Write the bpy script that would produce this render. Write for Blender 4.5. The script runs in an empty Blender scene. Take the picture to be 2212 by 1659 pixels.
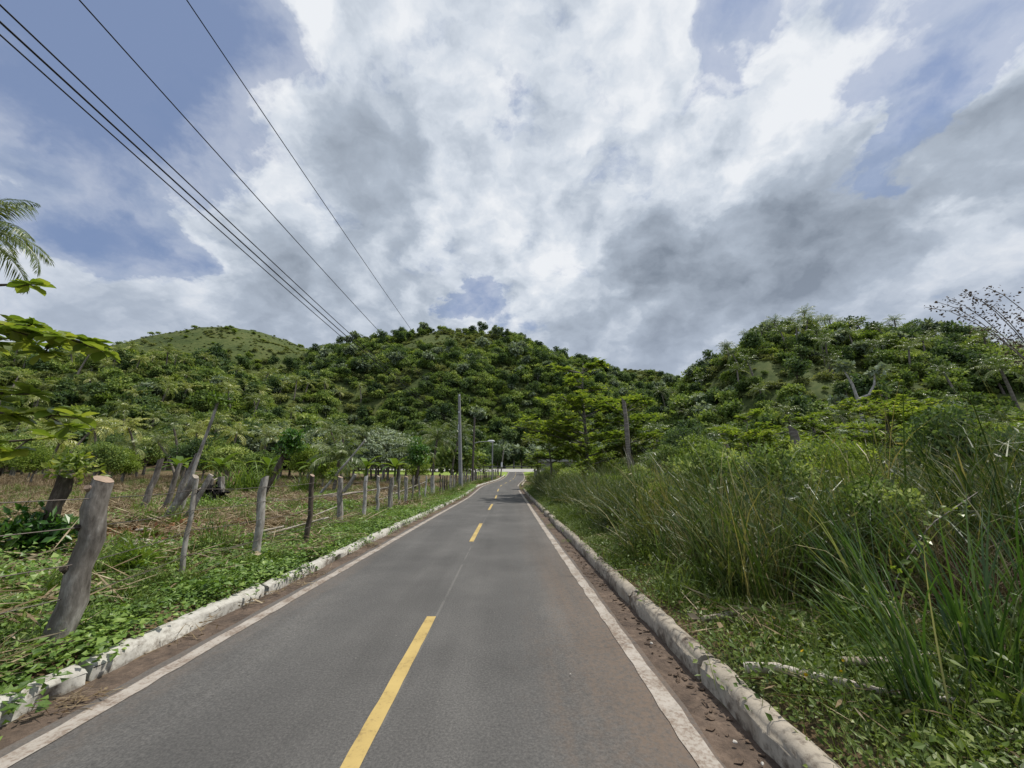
import bpy, math, random
import numpy as np
R = math.radians
rng = np.random.default_rng(7)
random.seed(7)
scene = bpy.context.scene
col = scene.collection

# ------------------------------------------------------------------ camera
cam_d = bpy.data.cameras.new('camera')
cam_d.sensor_width = 36.0
cam_d.lens = 36.0 * 831.0 / 2212.0
cam_d.clip_start = 0.05
cam_d.clip_end = 3000
cam = bpy.data.objects.new('camera', cam_d)
col.objects.link(cam)
cam.location = (0, 0, 1.5)
cam.rotation_euler = (R(90 + 13.3), 0, 0)
scene.camera = cam

# ------------------------------------------------------------------ sun, view
SUN_AZ, SUN_EL = 72.0, 66.0          # azimuth clockwise from +Y
sd = bpy.data.lights.new('sun', 'SUN')
sd.energy = 4.4
sd.angle = R(2.0)
sd.color = (1.0, 0.95, 0.86)
sun = bpy.data.objects.new('sun', sd)
col.objects.link(sun)
sun.rotation_euler = (R(90 - SUN_EL), 0, R(180 - SUN_AZ))
sun.location = (0, 0, 60)
scene.view_settings.view_transform = 'Standard'
scene.view_settings.look = 'None'
scene.view_settings.gamma = 1.0
scene.view_settings.exposure = 0.0
scene.view_settings.use_curve_mapping = False

# ------------------------------------------------------------------ node helpers
def node(nt, typ, **kw):
    n = nt.nodes.new(typ)
    for k, v in kw.items():
        if k == 'ins':
            for a, b in v.items():
                if isinstance(b, bpy.types.NodeSocket):
                    nt.links.new(b, n.inputs[a])
                else:
                    n.inputs[a].default_value = b
        else:
            setattr(n, k, v)
    return n

def math_(nt, op, a, b=None, c=None, clamp=False):
    n = nt.nodes.new('ShaderNodeMath'); n.operation = op; n.use_clamp = clamp
    for i, v in enumerate((a, b, c)):
        if v is None: continue
        if isinstance(v, bpy.types.NodeSocket): nt.links.new(v, n.inputs[i])
        else: n.inputs[i].default_value = v
    return n.outputs[0]

def vmath(nt, op, a, b=None, scale=None):
    n = nt.nodes.new('ShaderNodeVectorMath'); n.operation = op
    for i, v in enumerate((a, b)):
        if v is None: continue
        if isinstance(v, bpy.types.NodeSocket): nt.links.new(v, n.inputs[i])
        else: n.inputs[i].default_value = v
    if scale is not None:
        if isinstance(scale, bpy.types.NodeSocket): nt.links.new(scale, n.inputs['Scale'])
        else: n.inputs['Scale'].default_value = scale
    return n

def mrange(nt, v, a, b, c=0.0, d=1.0, smooth=True):
    n = nt.nodes.new('ShaderNodeMapRange'); n.clamp = True
    n.interpolation_type = 'SMOOTHSTEP' if smooth else 'LINEAR'
    for i, x in enumerate((v, a, b, c, d)):
        if isinstance(x, bpy.types.NodeSocket): nt.links.new(x, n.inputs[i])
        else: n.inputs[i].default_value = x
    return n.outputs[0]

def mixc(nt, f, a, b, blend='MIX'):
    n = nt.nodes.new('ShaderNodeMix'); n.data_type = 'RGBA'; n.blend_type = blend
    for i, v in ((0, f), (6, a), (7, b)):
        if isinstance(v, bpy.types.NodeSocket): nt.links.new(v, n.inputs[i])
        else:
            n.inputs[i].default_value = v if i == 0 else tuple(v) + ((1.0,) if len(v) == 3 else ())
    return n.outputs[2]

def noise(nt, vec, scale, detail=4.0, rough=0.55, dist=0.0, out='Fac'):
    n = nt.nodes.new('ShaderNodeTexNoise')
    if vec is not None: nt.links.new(vec, n.inputs['Vector'])
    n.inputs['Scale'].default_value = scale
    n.inputs['Detail'].default_value = detail
    n.inputs['Roughness'].default_value = rough
    n.inputs['Distortion'].default_value = dist
    return n.outputs[out]

def ramp(nt, fac, stops):
    n = nt.nodes.new('ShaderNodeValToRGB')
    nt.links.new(fac, n.inputs[0])
    e = n.color_ramp.elements
    while len(e) < len(stops): e.new(0.5)
    for i, (p, c) in enumerate(stops):
        e[i].position = p; e[i].color = tuple(c) + (1.0,)
    return n.outputs[0]

# ------------------------------------------------------------------ world: blue sky with broken cumulus
def dirv(az, el):
    a, e = R(az), R(el)
    return (math.sin(a) * math.cos(e), math.cos(a) * math.cos(e), math.sin(e))

def build_world():
    w = bpy.data.worlds.new('World'); scene.world = w; w.use_nodes = True
    nt = w.node_tree; nt.nodes.clear()
    out = node(nt, 'ShaderNodeOutputWorld'); bg = node(nt, 'ShaderNodeBackground')
    bg.inputs['Strength'].default_value = 0.1
    nt.links.new(bg.outputs[0], out.inputs[0])
    sky = node(nt, 'ShaderNodeTexSky'); sky.sky_type = 'NISHITA'; sky.sun_disc = False
    sky.sun_elevation = R(SUN_EL); sky.sun_rotation = R(SUN_AZ)
    sky.altitude = 20; sky.air_density = 1.0; sky.dust_density = 1.2; sky.ozone_density = 1.6
    tc = node(nt, 'ShaderNodeTexCoord')
    d = vmath(nt, 'NORMALIZE', tc.outputs['Generated']).outputs[0]
    sep = node(nt, 'ShaderNodeSeparateXYZ', ins={0: d})
    z = math_(nt, 'MAXIMUM', sep.outputs[2], 0.0)
    inv = math_(nt, 'DIVIDE', 1.45, math_(nt, 'ADD', z, 0.50))
    q = vmath(nt, 'SCALE', d, scale=inv).outputs[0]
    q = vmath(nt, 'MULTIPLY', q, (1, 1, 0)).outputs[0]
    q = vmath(nt, 'ADD', q, (3.1, 7.4, 0.0)).outputs[0]
    # domain warp
    wc = noise(nt, q, 2.6, 6, 0.62, out='Color')
    wc0 = vmath(nt, 'SUBTRACT', wc, (0.5, 0.5, 0.5)).outputs[0]
    qw = vmath(nt, 'ADD', q, vmath(nt, 'SCALE', wc0, scale=0.22).outputs[0]).outputs[0]
    dw = vmath(nt, 'NORMALIZE', vmath(nt, 'ADD', d, vmath(nt, 'SCALE', wc0, scale=0.34).outputs[0]).outputs[0]).outputs[0]
    n1 = noise(nt, qw, 3.2, 10, 0.56)
    sdx, sdy = math.sin(R(SUN_AZ)), math.cos(R(SUN_AZ))
    qs = vmath(nt, 'ADD', qw, (sdx * 0.06, sdy * 0.06, 0)).outputs[0]
    n2 = noise(nt, qs, 3.2, 5, 0.54)
    def lobes(lst):
        acc = None
        for az, el, r, amt in lst:
            dp = vmath(nt, 'DOT_PRODUCT', dw, dirv(az, el)).outputs['Value']
            v = mrange(nt, dp, math.cos(R(r * 1.6)), math.cos(R(r * 0.1)), 0.0, amt)
            acc = v if acc is None else math_(nt, 'ADD', acc, v)
        return acc
    cover = lobes([
        (-57, 36, 15, -.34), (-53.6, 41.5, 9, -.20), (-50, 32, 7, -.10), (-46.4, 47, 4, -.04), (-46.5, 22, 4.5, -.26), (-51, 25.5, 5, -.20),
        (-7.1, 25.2, 3.0, -.38), (-10, 23.0, 2.2, -.20), (0, 44, 6, .16), (11, 40, 6, .12), (35.5, 43.5, 3.4, -.34), (41, 49.5, 3.4, -.24), (33, 50, 4, .10), (51.7, 32, 3, -.36),
        (54.6, 35, 2.6, -.30), (58, 36.5, 3.2, -.28), (55, 42, 4, -.26), (-3, 40, 3.0, -.06), (18.0, 39, 3.0, -.10), (5.8, 55, 4, -.08), (7, 41, 6, .12), (16, 50, 6, .06), (8, 40, 6, .10), (-2, 50, 6, .12),
        (-28.6, 48.9, 12, .18), (-29, 32, 13, .18), (-62, 24, 5, .14), (-44.3, 16, 13, .26), (43.6, 38.5, 8, .24), (28.6, 33, 11, .24), (46, 20, 14, .30),
        (26, 51.6, 6, .16), (10.5, 20, 11, .22), (58.5, 29, 4.5, .26), (-58, 17, 9, .18), (-15, 40, 8, .18), (-20, 21, 8, .18), (20, 10, 16, .26), (-30, 10, 16, .26)])
    dark = lobes([
        (40.2, 29.0, 9, .27), (31.3, 26.6, 9, .24), (46.5, 30.5, 7, .18), (24.5, 25, 6, .16), (-24.7, 47, 6.5, .26), (-20.6, 33, 5, .24),
        (-10.6, 47, 4.5, .18), (57, 29.0, 4, .30), (-33.6, 22, 10, .16), (18, 16.5, 12, .18), (48, 22.6, 8, .16), (-6, 15, 12, .14), (-30, 30, 12, .08),
        (44, 40, 6, -.24), (29, 38, 5, -.22), (27, 51, 7, -.20), (-38, 48, 6, -.22), (-15, 53, 7, -.14), (-8, 37, 5, -.16), (2, 46, 9, .06), (12, 27, 5, -.2), (55, 24, 5, -.16)])
    nc = math_(nt, 'MULTIPLY', math_(nt, 'SUBTRACT', n1, 0.5), 1.7)
    dens = math_(nt, 'ADD', math_(nt, 'ADD', nc, cover), 0.53)
    alpha = mrange(nt, dens, 0.32, 0.66)
    thin = mrange(nt, dens, 0.0, 0.5, 0.06, 0.42)
    alpha = math_(nt, 'MAXIMUM', math_(nt, 'MULTIPLY', alpha, 0.98), thin)
    lit = math_(nt, 'MULTIPLY', math_(nt, 'SUBTRACT', n1, n2), 2.6)
    thick = math_(nt, 'ADD', math_(nt, 'MULTIPLY', math_(nt, 'SUBTRACT', dens, 0.70), 0.50), dark)
    thick = math_(nt, 'SUBTRACT', thick, lit)
    T = mrange(nt, math_(nt, 'ADD', thick, math_(nt, 'MULTIPLY', math_(nt, 'SUBTRACT', noise(nt, qw, 6.5, 5, .6), .5), .25)), -0.26, 1.0, 0.0, 1.0, smooth=False)
    ccol = ramp(nt, T, [(0.0, (.86, .885, .92)), (0.21, (.66, .715, .79)), (0.46, (.44, .50, .585)), (1.0, (.225, .265, .325))])
    # low clouds go a little grey-blue towards the horizon
    lowf = mrange(nt, z, 0.45, 0.20)
    ccol = mixc(nt, math_(nt, 'MULTIPLY', lowf, 0.45), ccol, (.37, .43, .55))
    ccol10 = vmath(nt, 'SCALE', ccol, scale=10.0).outputs[0]
    blue = vmath(nt, 'MULTIPLY', sky.outputs[0], (0.72, 0.80, 0.88)).outputs[0]
    blue = mixc(nt, 0.55, blue, (2.35, 3.25, 5.6))
    fin = mixc(nt, alpha, blue, ccol10)
    nt.links.new(fin, bg.inputs['Color'])
    w.cycles.sampling_method = 'MANUAL'
    w.cycles.sample_map_resolution = 512
build_world()
# ------------------------------------------------------------------ mesh helpers
def nrm(v):
    return v / np.maximum(np.linalg.norm(v, axis=-1, keepdims=True), 1e-9)

def smooth01(a, b, x):
    t = np.clip((x - a) / (b - a), 0, 1)
    return t * t * (3 - 2 * t)

class Buf:
    """collects vertices, faces, a tint per vertex and a material slot per face, then makes one mesh"""
    def __init__(self):
        self.v, self.t, self.f, self.m, self.n = [], [], {}, {}, 0
    def add(self, v, f, tint=0.5, slot=0):
        v = np.asarray(v, float).reshape(-1, 3)
        f = np.asarray(f, int)
        k = f.shape[1]
        self.v.append(v)
        self.t.append(np.broadcast_to(np.asarray(tint, float), (len(v),)).copy())
        self.f.setdefault(k, []).append(f + self.n)
        self.m.setdefault(k, []).append(np.full(len(f), slot))
        self.n += len(v)
        return self
    def mesh(self, name, mats, smooth=False):
        me = bpy.data.meshes.new(name)
        V = np.concatenate(self.v).astype(np.float32)
        loops, starts, slots, p = [], [], [], 0
        for k in sorted(self.f):
            F = np.concatenate(self.f[k]); loops.append(F.ravel())
            starts.append(p + np.arange(len(F)) * k); p += F.size
            slots.append(np.concatenate(self.m[k]))
        loops = np.concatenate(loops).astype(np.int32); starts = np.concatenate(starts).astype(np.int32)
        me.vertices.add(len(V)); me.vertices.foreach_set('co', V.ravel())
        me.loops.add(len(loops)); me.loops.foreach_set('vertex_index', loops)
        me.polygons.add(len(starts)); me.polygons.foreach_set('loop_start', starts)
        for m in (mats if isinstance(mats, (list, tuple)) else [mats]): me.materials.append(m)
        me.polygons.foreach_set('material_index', np.concatenate(slots).astype(np.int32))
        me.polygons.foreach_set('use_smooth', np.full(len(starts), smooth))
        at = me.attributes.new('tint', 'FLOAT', 'POINT')
        at.data.foreach_set('value', np.concatenate(self.t).astype(np.float32))
        me.update(calc_edges=True)
        return me

def link(name, data, parent=None, loc=None, rot=None, scale=None):
    o = bpy.data.objects.new(name, data); col.objects.link(o)
    if parent is not None: o.parent = parent
    if loc is not None: o.location = loc
    if rot is not None: o.rotation_euler = rot
    if scale is not None: o.scale = (scale,) * 3 if np.isscalar(scale) else scale
    return o

def tag(o, label=None, cat=None, group=None, kind=None):
    if label: o['label'] = label
    if cat: o['category'] = cat
    if group: o['group'] = group
    if kind: o['kind'] = kind
    return o

def thing(name, label, cat, loc=(0, 0, 0), rotz=0.0, group=None, scale=1.0, tilt=(0, 0)):
    o = link(name, None, None, loc, (tilt[0], tilt[1], rotz), scale)
    o.empty_display_size = 0.2
    return tag(o, label, cat, group)

def tube(buf, pts, rad, sides=8, cap=True, tint=0.5, slot=0, wob=0.0, r=rng):
    pts = np.asarray(pts, float); n = len(pts)
    rad = np.broadcast_to(np.asarray(rad, float), (n,))
    tan = nrm(np.gradient(pts, axis=0))
    ref = np.array([0, 0, 1.0]) if abs(tan[0][2]) < 0.9 else np.array([0, 1.0, 0])
    a = nrm(np.cross(tan, ref)); b = np.cross(tan, a)
    th = np.linspace(0, 2 * np.pi, sides, endpoint=False)
    rr = rad[:, None] * (1 + (r.normal(0, wob, (n, sides)) if wob else 0))
    V = pts[:, None] + rr[..., None] * (np.cos(th)[None, :, None] * a[:, None] + np.sin(th)[None, :, None] * b[:, None])
    i = np.arange(n - 1)[:, None] * sides; j = np.arange(sides)[None]; k = (j + 1) % sides
    F = np.stack([i + j, i + k, i + sides + k, i + sides + j], -1).reshape(-1, 4)
    buf.add(V, F, tint, slot)
    if cap:
        for e in (0, n - 1):
            c = np.vstack([V[e], pts[e]])
            jj = np.arange(sides); kk = (jj + 1) % sides
            buf.add(c, np.stack([jj, kk, np.full(sides, sides)], -1), tint, slot)
    return buf

def box(buf, x0, x1, y0, y1, z0, z1, tint=0.5, slot=0):
    v = [(x, y, z) for z in (z0, z1) for y in (y0, y1) for x in (x0, x1)]
    f = [(0, 2, 3, 1), (4, 5, 7, 6), (0, 1, 5, 4), (2, 6, 7, 3), (0, 4, 6, 2), (1, 3, 7, 5)]
    return buf.add(v, f, tint, slot)

# ------------------------------------------------------------------ materials
def newmat(name):
    m = bpy.data.materials.new(name); m.use_nodes = True
    nt = m.node_tree; nt.nodes.clear()
    out = node(nt, 'ShaderNodeOutputMaterial')
    b = node(nt, 'ShaderNodeBsdfPrincipled')
    nt.links.new(b.outputs[0], out.inputs[0])
    return m, nt, b, out

def bump(nt, b, h, strength=0.4, dist=0.02):
    n = node(nt, 'ShaderNodeBump', ins={'Height': h}); n.inputs['Strength'].default_value = strength
    n.inputs['Distance'].default_value = dist
    nt.links.new(n.outputs[0], b.inputs['Normal'])

def foliage(name, stops, trans=0.32, rough=0.5, spec=0.3, rnd=0.5, big=0.0, bigscale=0.05, gain=1.0):
    m, nt, b, out = newmat(name)
    at = node(nt, 'ShaderNodeAttribute', attribute_name='tint')
    oi = node(nt, 'ShaderNodeObjectInfo')
    f = math_(nt, 'ADD', at.outputs['Fac'], math_(nt, 'MULTIPLY', math_(nt, 'SUBTRACT', oi.outputs['Random'], 0.5), rnd))
    if big:
        gp = node(nt, 'ShaderNodeNewGeometry')
        f = math_(nt, 'ADD', f, math_(nt, 'MULTIPLY', math_(nt, 'SUBTRACT', noise(nt, gp.outputs['Position'], bigscale, 3), 0.5), big))
    c = ramp(nt, f, [(p, tuple(min(.8, x * gain) for x in cc)) for p, cc in stops])
    nt.links.new(c, b.inputs['Base Color'])
    b.inputs['Roughness'].default_value = rough
    b.inputs['Specular IOR Level'].default_value = spec
    tr = node(nt, 'ShaderNodeBsdfTranslucent')
    tc_ = mixc(nt, 1.0, c, (1.25, 1.3, 0.6), 'MULTIPLY')
    nt.links.new(tc_, tr.inputs['Color'])
    mx = node(nt, 'ShaderNodeMixShader'); mx.inputs[0].default_value = trans
    nt.links.new(b.outputs[0], mx.inputs[1]); nt.links.new(tr.outputs[0], mx.inputs[2])
    nt.links.new(mx.outputs[0], out.inputs[0])
    return m

def bark(name, c0, c1, c2, scale=6.0, rough=0.9, stretch=(1, 1, 0.35), bstr=0.7):
    m, nt, b, out = newmat(name)
    tc = node(nt, 'ShaderNodeTexCoord'); oi = node(nt, 'ShaderNodeObjectInfo')
    off = vmath(nt, 'SCALE', (1, 1, 1), scale=math_(nt, 'MULTIPLY', oi.outputs['Random'], 37.0)).outputs[0]
    p = vmath(nt, 'ADD', vmath(nt, 'MULTIPLY', tc.outputs['Object'], stretch).outputs[0], off).outputs[0]
    n1 = noise(nt, p, scale, 6, 0.65); n2 = noise(nt, p, scale * 4.5, 4, 0.6)
    f = math_(nt, 'ADD', math_(nt, 'MULTIPLY', n1, 0.75), math_(nt, 'MULTIPLY', n2, 0.35))
    f = math_(nt, 'ADD', f, math_(nt, 'MULTIPLY', math_(nt, 'SUBTRACT', oi.outputs['Random'], 0.5), 0.12))
    c = ramp(nt, f, [(0.36, c0), (0.54, c1), (0.70, c2)])
    nt.links.new(c, b.inputs['Base Color']); b.inputs['Roughness'].default_value = rough
    b.inputs['Specular IOR Level'].default_value = 0.2
    bump(nt, b, f, bstr, 0.02)
    return m

def plain(name, c, rough=0.8, var=0.25, scale=8.0, metal=0.0, spec=0.3):
    m, nt, b, out = newmat(name)
    tc = node(nt, 'ShaderNodeTexCoord')
    n1 = noise(nt, tc.outputs['Object'], scale, 6, 0.6)
    lo = tuple(x * (1 - var) for x in c); hi = tuple(min(1, x * (1 + var)) for x in c)
    nt.links.new(ramp(nt, n1, [(0.3, lo), (0.7, hi)]), b.inputs['Base Color'])
    b.inputs['Roughness'].default_value = rough; b.inputs['Metallic'].default_value = metal
    b.inputs['Specular IOR Level'].default_value = spec
    bump(nt, b, n1, 0.25, 0.01)
    return m

M = {}
# greens by kind of plant
M['bush_mid'] = foliage('leaf_bush_mid', [(0.0, (.022, .036, .010)), (0.45, (.060, .088, .024)), (0.8, (.115, .142, .040)), (1.0, (.17, .19, .065))], rnd=0.55, big=0.5, gain=2.45, spec=0.12, rough=0.65)
M['bush_dark'] = foliage('leaf_bush_dark', [(0.0, (.016, .028, .012)), (0.5, (.036, .058, .023)), (1.0, (.085, .112, .045))], rnd=0.5, gain=2.3, spec=0.12, rough=0.65)
M['bush_olive'] = foliage('leaf_bush_olive', [(0.0, (.035, .045, .016)), (0.5, (.080, .095, .034)), (1.0, (.15, .155, .06))], rnd=0.5, gain=2.1, spec=0.12, rough=0.65)
M['bush_light'] = foliage('leaf_bush_light', [(0.0, (.052, .086, .014)), (0.5, (.125, .170, .030)), (1.0, (.22, .255, .06))], rnd=0.4, trans=0.4, gain=1.5, spec=0.12, rough=0.65)
M['silver'] = foliage('leaf_silver', [(0.0, (.075, .10, .060)), (0.5, (.165, .205, .13)), (1.0, (.32, .36, .26))], rnd=0.3, trans=0.2, gain=1.25, spec=0.12, rough=0.65)
M['palm_green'] = foliage('leaf_palm_green', [(0.0, (.024, .040, .012)), (0.5, (.066, .090, .028)), (1.0, (.155, .17, .075))], rough=0.38, spec=0.45, rnd=0.4, gain=2)
M['palm_yellow'] = foliage('leaf_palm_yellow', [(0.0, (.055, .078, .018)), (0.5, (.135, .162, .044)), (1.0, (.30, .295, .11))], rough=0.38, spec=0.45, rnd=0.4, gain=1.75)
M['almond'] = foliage('leaf_almond', [(0.0, (.042, .074, .012)), (0.5, (.105, .150, .024)), (0.9, (.20, .23, .045)), (1.0, (.28, .28, .06))], rough=0.36, spec=0.5, rnd=0.15, trans=0.42, gain=1.45)
M['almond_red'] = foliage('leaf_almond_red', [(0.0, (.22, .03, .012)), (1.0, (.38, .07, .02))], rnd=0.2)
M['dark_leafy'] = foliage('leaf_dark_glossy', [(0.0, (.014, .045, .008)), (0.5, (.038, .095, .014)), (1.0, (.10, .18, .03))], rough=0.35, spec=0.5, rnd=0.2, gain=1.5)
M['vine'] = foliage('leaf_vine', [(0.0, (.042, .080, .016)), (0.5, (.110, .185, .036)), (1.0, (.22, .30, .075))], rough=0.42, spec=0.4, rnd=0.35, big=0.35, bigscale=0.8, gain=1.25)
M['herb'] = foliage('leaf_herb', [(0.0, (.032, .058, .012)), (0.5, (.085, .130, .024)), (1.0, (.18, .215, .055))], rough=0.45, spec=0.35, rnd=0.4, big=0.3, bigscale=0.8, gain=1.25)
M['grass_tall'] = foliage('blade_tall_grass', [(0.0, (.018, .034, .008)), (0.45, (.046, .074, .016)), (0.75, (.095, .110, .032)), (1.0, (.24, .20, .095))], rough=0.45, spec=0.4, rnd=0.5, big=0.9, bigscale=0.5, trans=0.3, gain=1.35)
M['sword'] = foliage('blade_sword_grass', [(0.0, (.018, .042, .010)), (0.5, (.045, .090, .020)), (0.85, (.105, .155, .05)), (1.0, (.26, .25, .13))], rough=0.33, spec=0.5, rnd=0.2, trans=0.3, gain=1.35)
M['fan'] = foliage('leaf_fan', [(0.0, (.06, .11, .016)), (0.5, (.12, .19, .03)), (1.0, (.22, .28, .07))], rnd=0.25, trans=0.35)
M['straw'] = foliage('dry_straw', [(0.0, (.085, .055, .030)), (0.5, (.22, .165, .095)), (1.0, (.42, .35, .24))], rnd=0.3, trans=0.08, rough=0.7, spec=0.2)
M['dead_stalk'] = foliage('dead_stalk', [(0.0, (.045, .030, .018)), (0.5, (.125, .092, .055)), (1.0, (.27, .22, .14))], rnd=0.3, trans=0.1, rough=0.7, spec=0.2)
M['dead'] = foliage('dead_leaf', [(0.0, (.075, .030, .012)), (0.5, (.19, .085, .035)), (1.0, (.30, .17, .08))], rnd=0.3, trans=0.1, rough=0.7, spec=0.2)
M['seed'] = foliage('seed_head', [(0.0, (.030, .020, .014)), (0.5, (.085, .058, .042)), (1.0, (.19, .14, .11))], rnd=0.2, trans=0.1, rough=0.7, spec=0.2)
M['flower'] = foliage('yellow_petal', [(0.0, (.55, .30, .01)), (1.0, (.75, .50, .02))], rnd=0.2, trans=0.2)
M['bark'] = bark('bark_grey_brown', (.070, .060, .050), (.19, .172, .15), (.40, .38, .345))
M['bark_dark'] = bark('bark_dark', (.028, .022, .017), (.075, .060, .046), (.17, .145, .12))
M['bark_pale'] = bark('bark_pale', (.13, .12, .105), (.30, .285, .26), (.52, .50, .47))
M['palm_bark'] = bark('bark_palm', (.06, .05, .042), (.15, .13, .11), (.28, .25, .215), stretch=(0.4, 0.4, 2.2))
M['cut_wood'] = plain('cut_wood', (.29, .215, .16), 0.8, 0.4, 14)
M['cut_pale'] = plain('cut_wood_pale', (.28, .245, .20), 0.8, 0.3, 14)
M['log'] = bark('bark_bleached', (.16, .13, .10), (.34, .30, .245), (.55, .51, .45), stretch=(1, 1, 1))
M['concrete'] = plain('pole_concrete', (.23, .23, .235), 0.85, 0.22, 3)
M['wood_pole'] = plain('pole_wood', (.10, .085, .075), 0.9, 0.35, 4)
M['metal'] = plain('galvanised_metal', (.42, .43, .44), 0.45, 0.1, 6, metal=0.7)
M['lamp'] = plain('lamp_housing', (.62, .64, .65), 0.4, 0.05, 6)
M['wire'] = plain('wire_rusted', (.10, .085, .075), 0.6, 0.3, 20, metal=0.4)
M['cable'] = plain('cable_black', (.012, .012, .014), 0.5, 0.1, 10)
M['wall'] = plain('wall_render', (.33, .32, .30), 0.9, 0.25, 2)
M['white'] = plain('white_box', (.75, .76, .77), 0.5, 0.05, 3)
M['dark'] = plain('dark_metal', (.03, .032, .035), 0.5, 0.2, 3)
M['mud'] = plain('dried_mud', (.11, .078, .056), 0.95, 0.4, 12)
M['stone'] = plain('pale_stone', (.48, .45, .40), 0.9, 0.2, 10)
M['rubbish'] = plain('blackened_root', (.012, .010, .009), 0.95, 0.5, 8)

# ------------------------------------------------------------------ the lie of the land
RY = np.array([-60, 0, 5, 12, 27, 36, 44, 54, 65, 80, 100, 130.0])
RX = np.array([-.6, -.83, -.87, -.98, -1.08, -1.28, -1.30, -.75, .05, .65, .95, 1.0])
ZY = np.array([-60, 30, 41, 52, 65, 85, 100, 108, 130.0])
ZZ = np.array([0, 0, .30, .45, .70, 1.35, 1.95, 2.35, 2.9])
def _sm(xs, ys, q):     # monotone-ish smooth interpolation: linear then averaged
    q = np.asarray(q, float)
    return sum(np.interp(q + o, xs, ys) for o in (-4, -2, 0, 2, 4)) / 5.0
def road_x(y): return _sm(RY, RX, y)
def road_z(y): return _sm(ZY, ZZ, y)
HW = 1.88               # centre line to edge line

HILLS = [(-410, 290, 96, 100, 85), (-217, 290, 106, 84, 85), (-160, 150, 38, 75, 42), (-122, 318, 92, 55, 60), (-86, 255, 70, 45, 60),
         (-38, 268, 87, 62, 75), (14, 262, 72, 55, 70), (78, 318, 80, 60, 70), (140, 335, 70, 60, 70), (112, 140, 43.5, 40, 48),
         (165, 148, 35, 70, 50), (74, 138, 28, 26, 38)]
_ng = np.random.default_rng(3)
WAVES = [(_ng.uniform(-1, 1, 2) * 2 * np.pi / L, _ng.uniform(0, 6.28), A) for L, A in ((70, 1.6), (45, 1.2), (28, .8), (18, .5), (11, .3)) for _ in range(3)]
def hill_z(x, y):
    acc = np.zeros_like(x)
    for cx, cy, A, sx, sy in HILLS:
        g = A * np.exp(-0.5 * (((x - cx) / sx) ** 2 + ((y - cy) / sy) ** 2))
        acc = acc + g ** 3
    g = acc ** (1 / 3)
    w = sum(A * np.sin(k[0] * x + k[1] * y + ph) for k, ph, A in WAVES)
    dv = np.maximum(y - 124, np.maximum(np.minimum(-x - 38, y - 72), np.minimum(x - 24, y - 30)))
    m = smooth01(0, 52, dv)
    return (g + w * 0.8) * m, m
def ground_z(x, y):
    x = np.asarray(x, float); y = np.asarray(y, float)
    x, y = np.broadcast_arrays(x, y)
    h, m = hill_z(x, y)
    dx = x - road_x(y)
    z = road_z(y) + h
    z = z + 0.10 * np.where(dx < 0, smooth01(2.46, 2.75, -dx), smooth01(2.42, 2.6, dx))
    z = z + 0.55 * smooth01(8, 45, -dx) * smooth01(10, 60, y) + 0.3 * smooth01(6, 30, dx) * smooth01(10, 40, y)
    n = 0.05 * np.sin(1.7 * x + 0.6 * y) * np.sin(0.9 * y - 0.4 * x) + 0.04 * np.sin(3.1 * x - 1.1 * y + 1)
    z = z + n * smooth01(2.7, 5.0, np.abs(dx))
    z = np.where((dx < 2.40) & (dx > -2.44) & (y < 108), road_z(y) - 0.06, z)
    hw = (y > 106.0) & (y < 116.5) & (np.abs(x) < 260)
    return np.where(hw & (h < 2.5), np.minimum(z, 2.15 + (y - 107.3) * .14), z)

def gz(x, y): return float(ground_z(np.array([float(x)]), np.array([float(y)]))[0])

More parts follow.
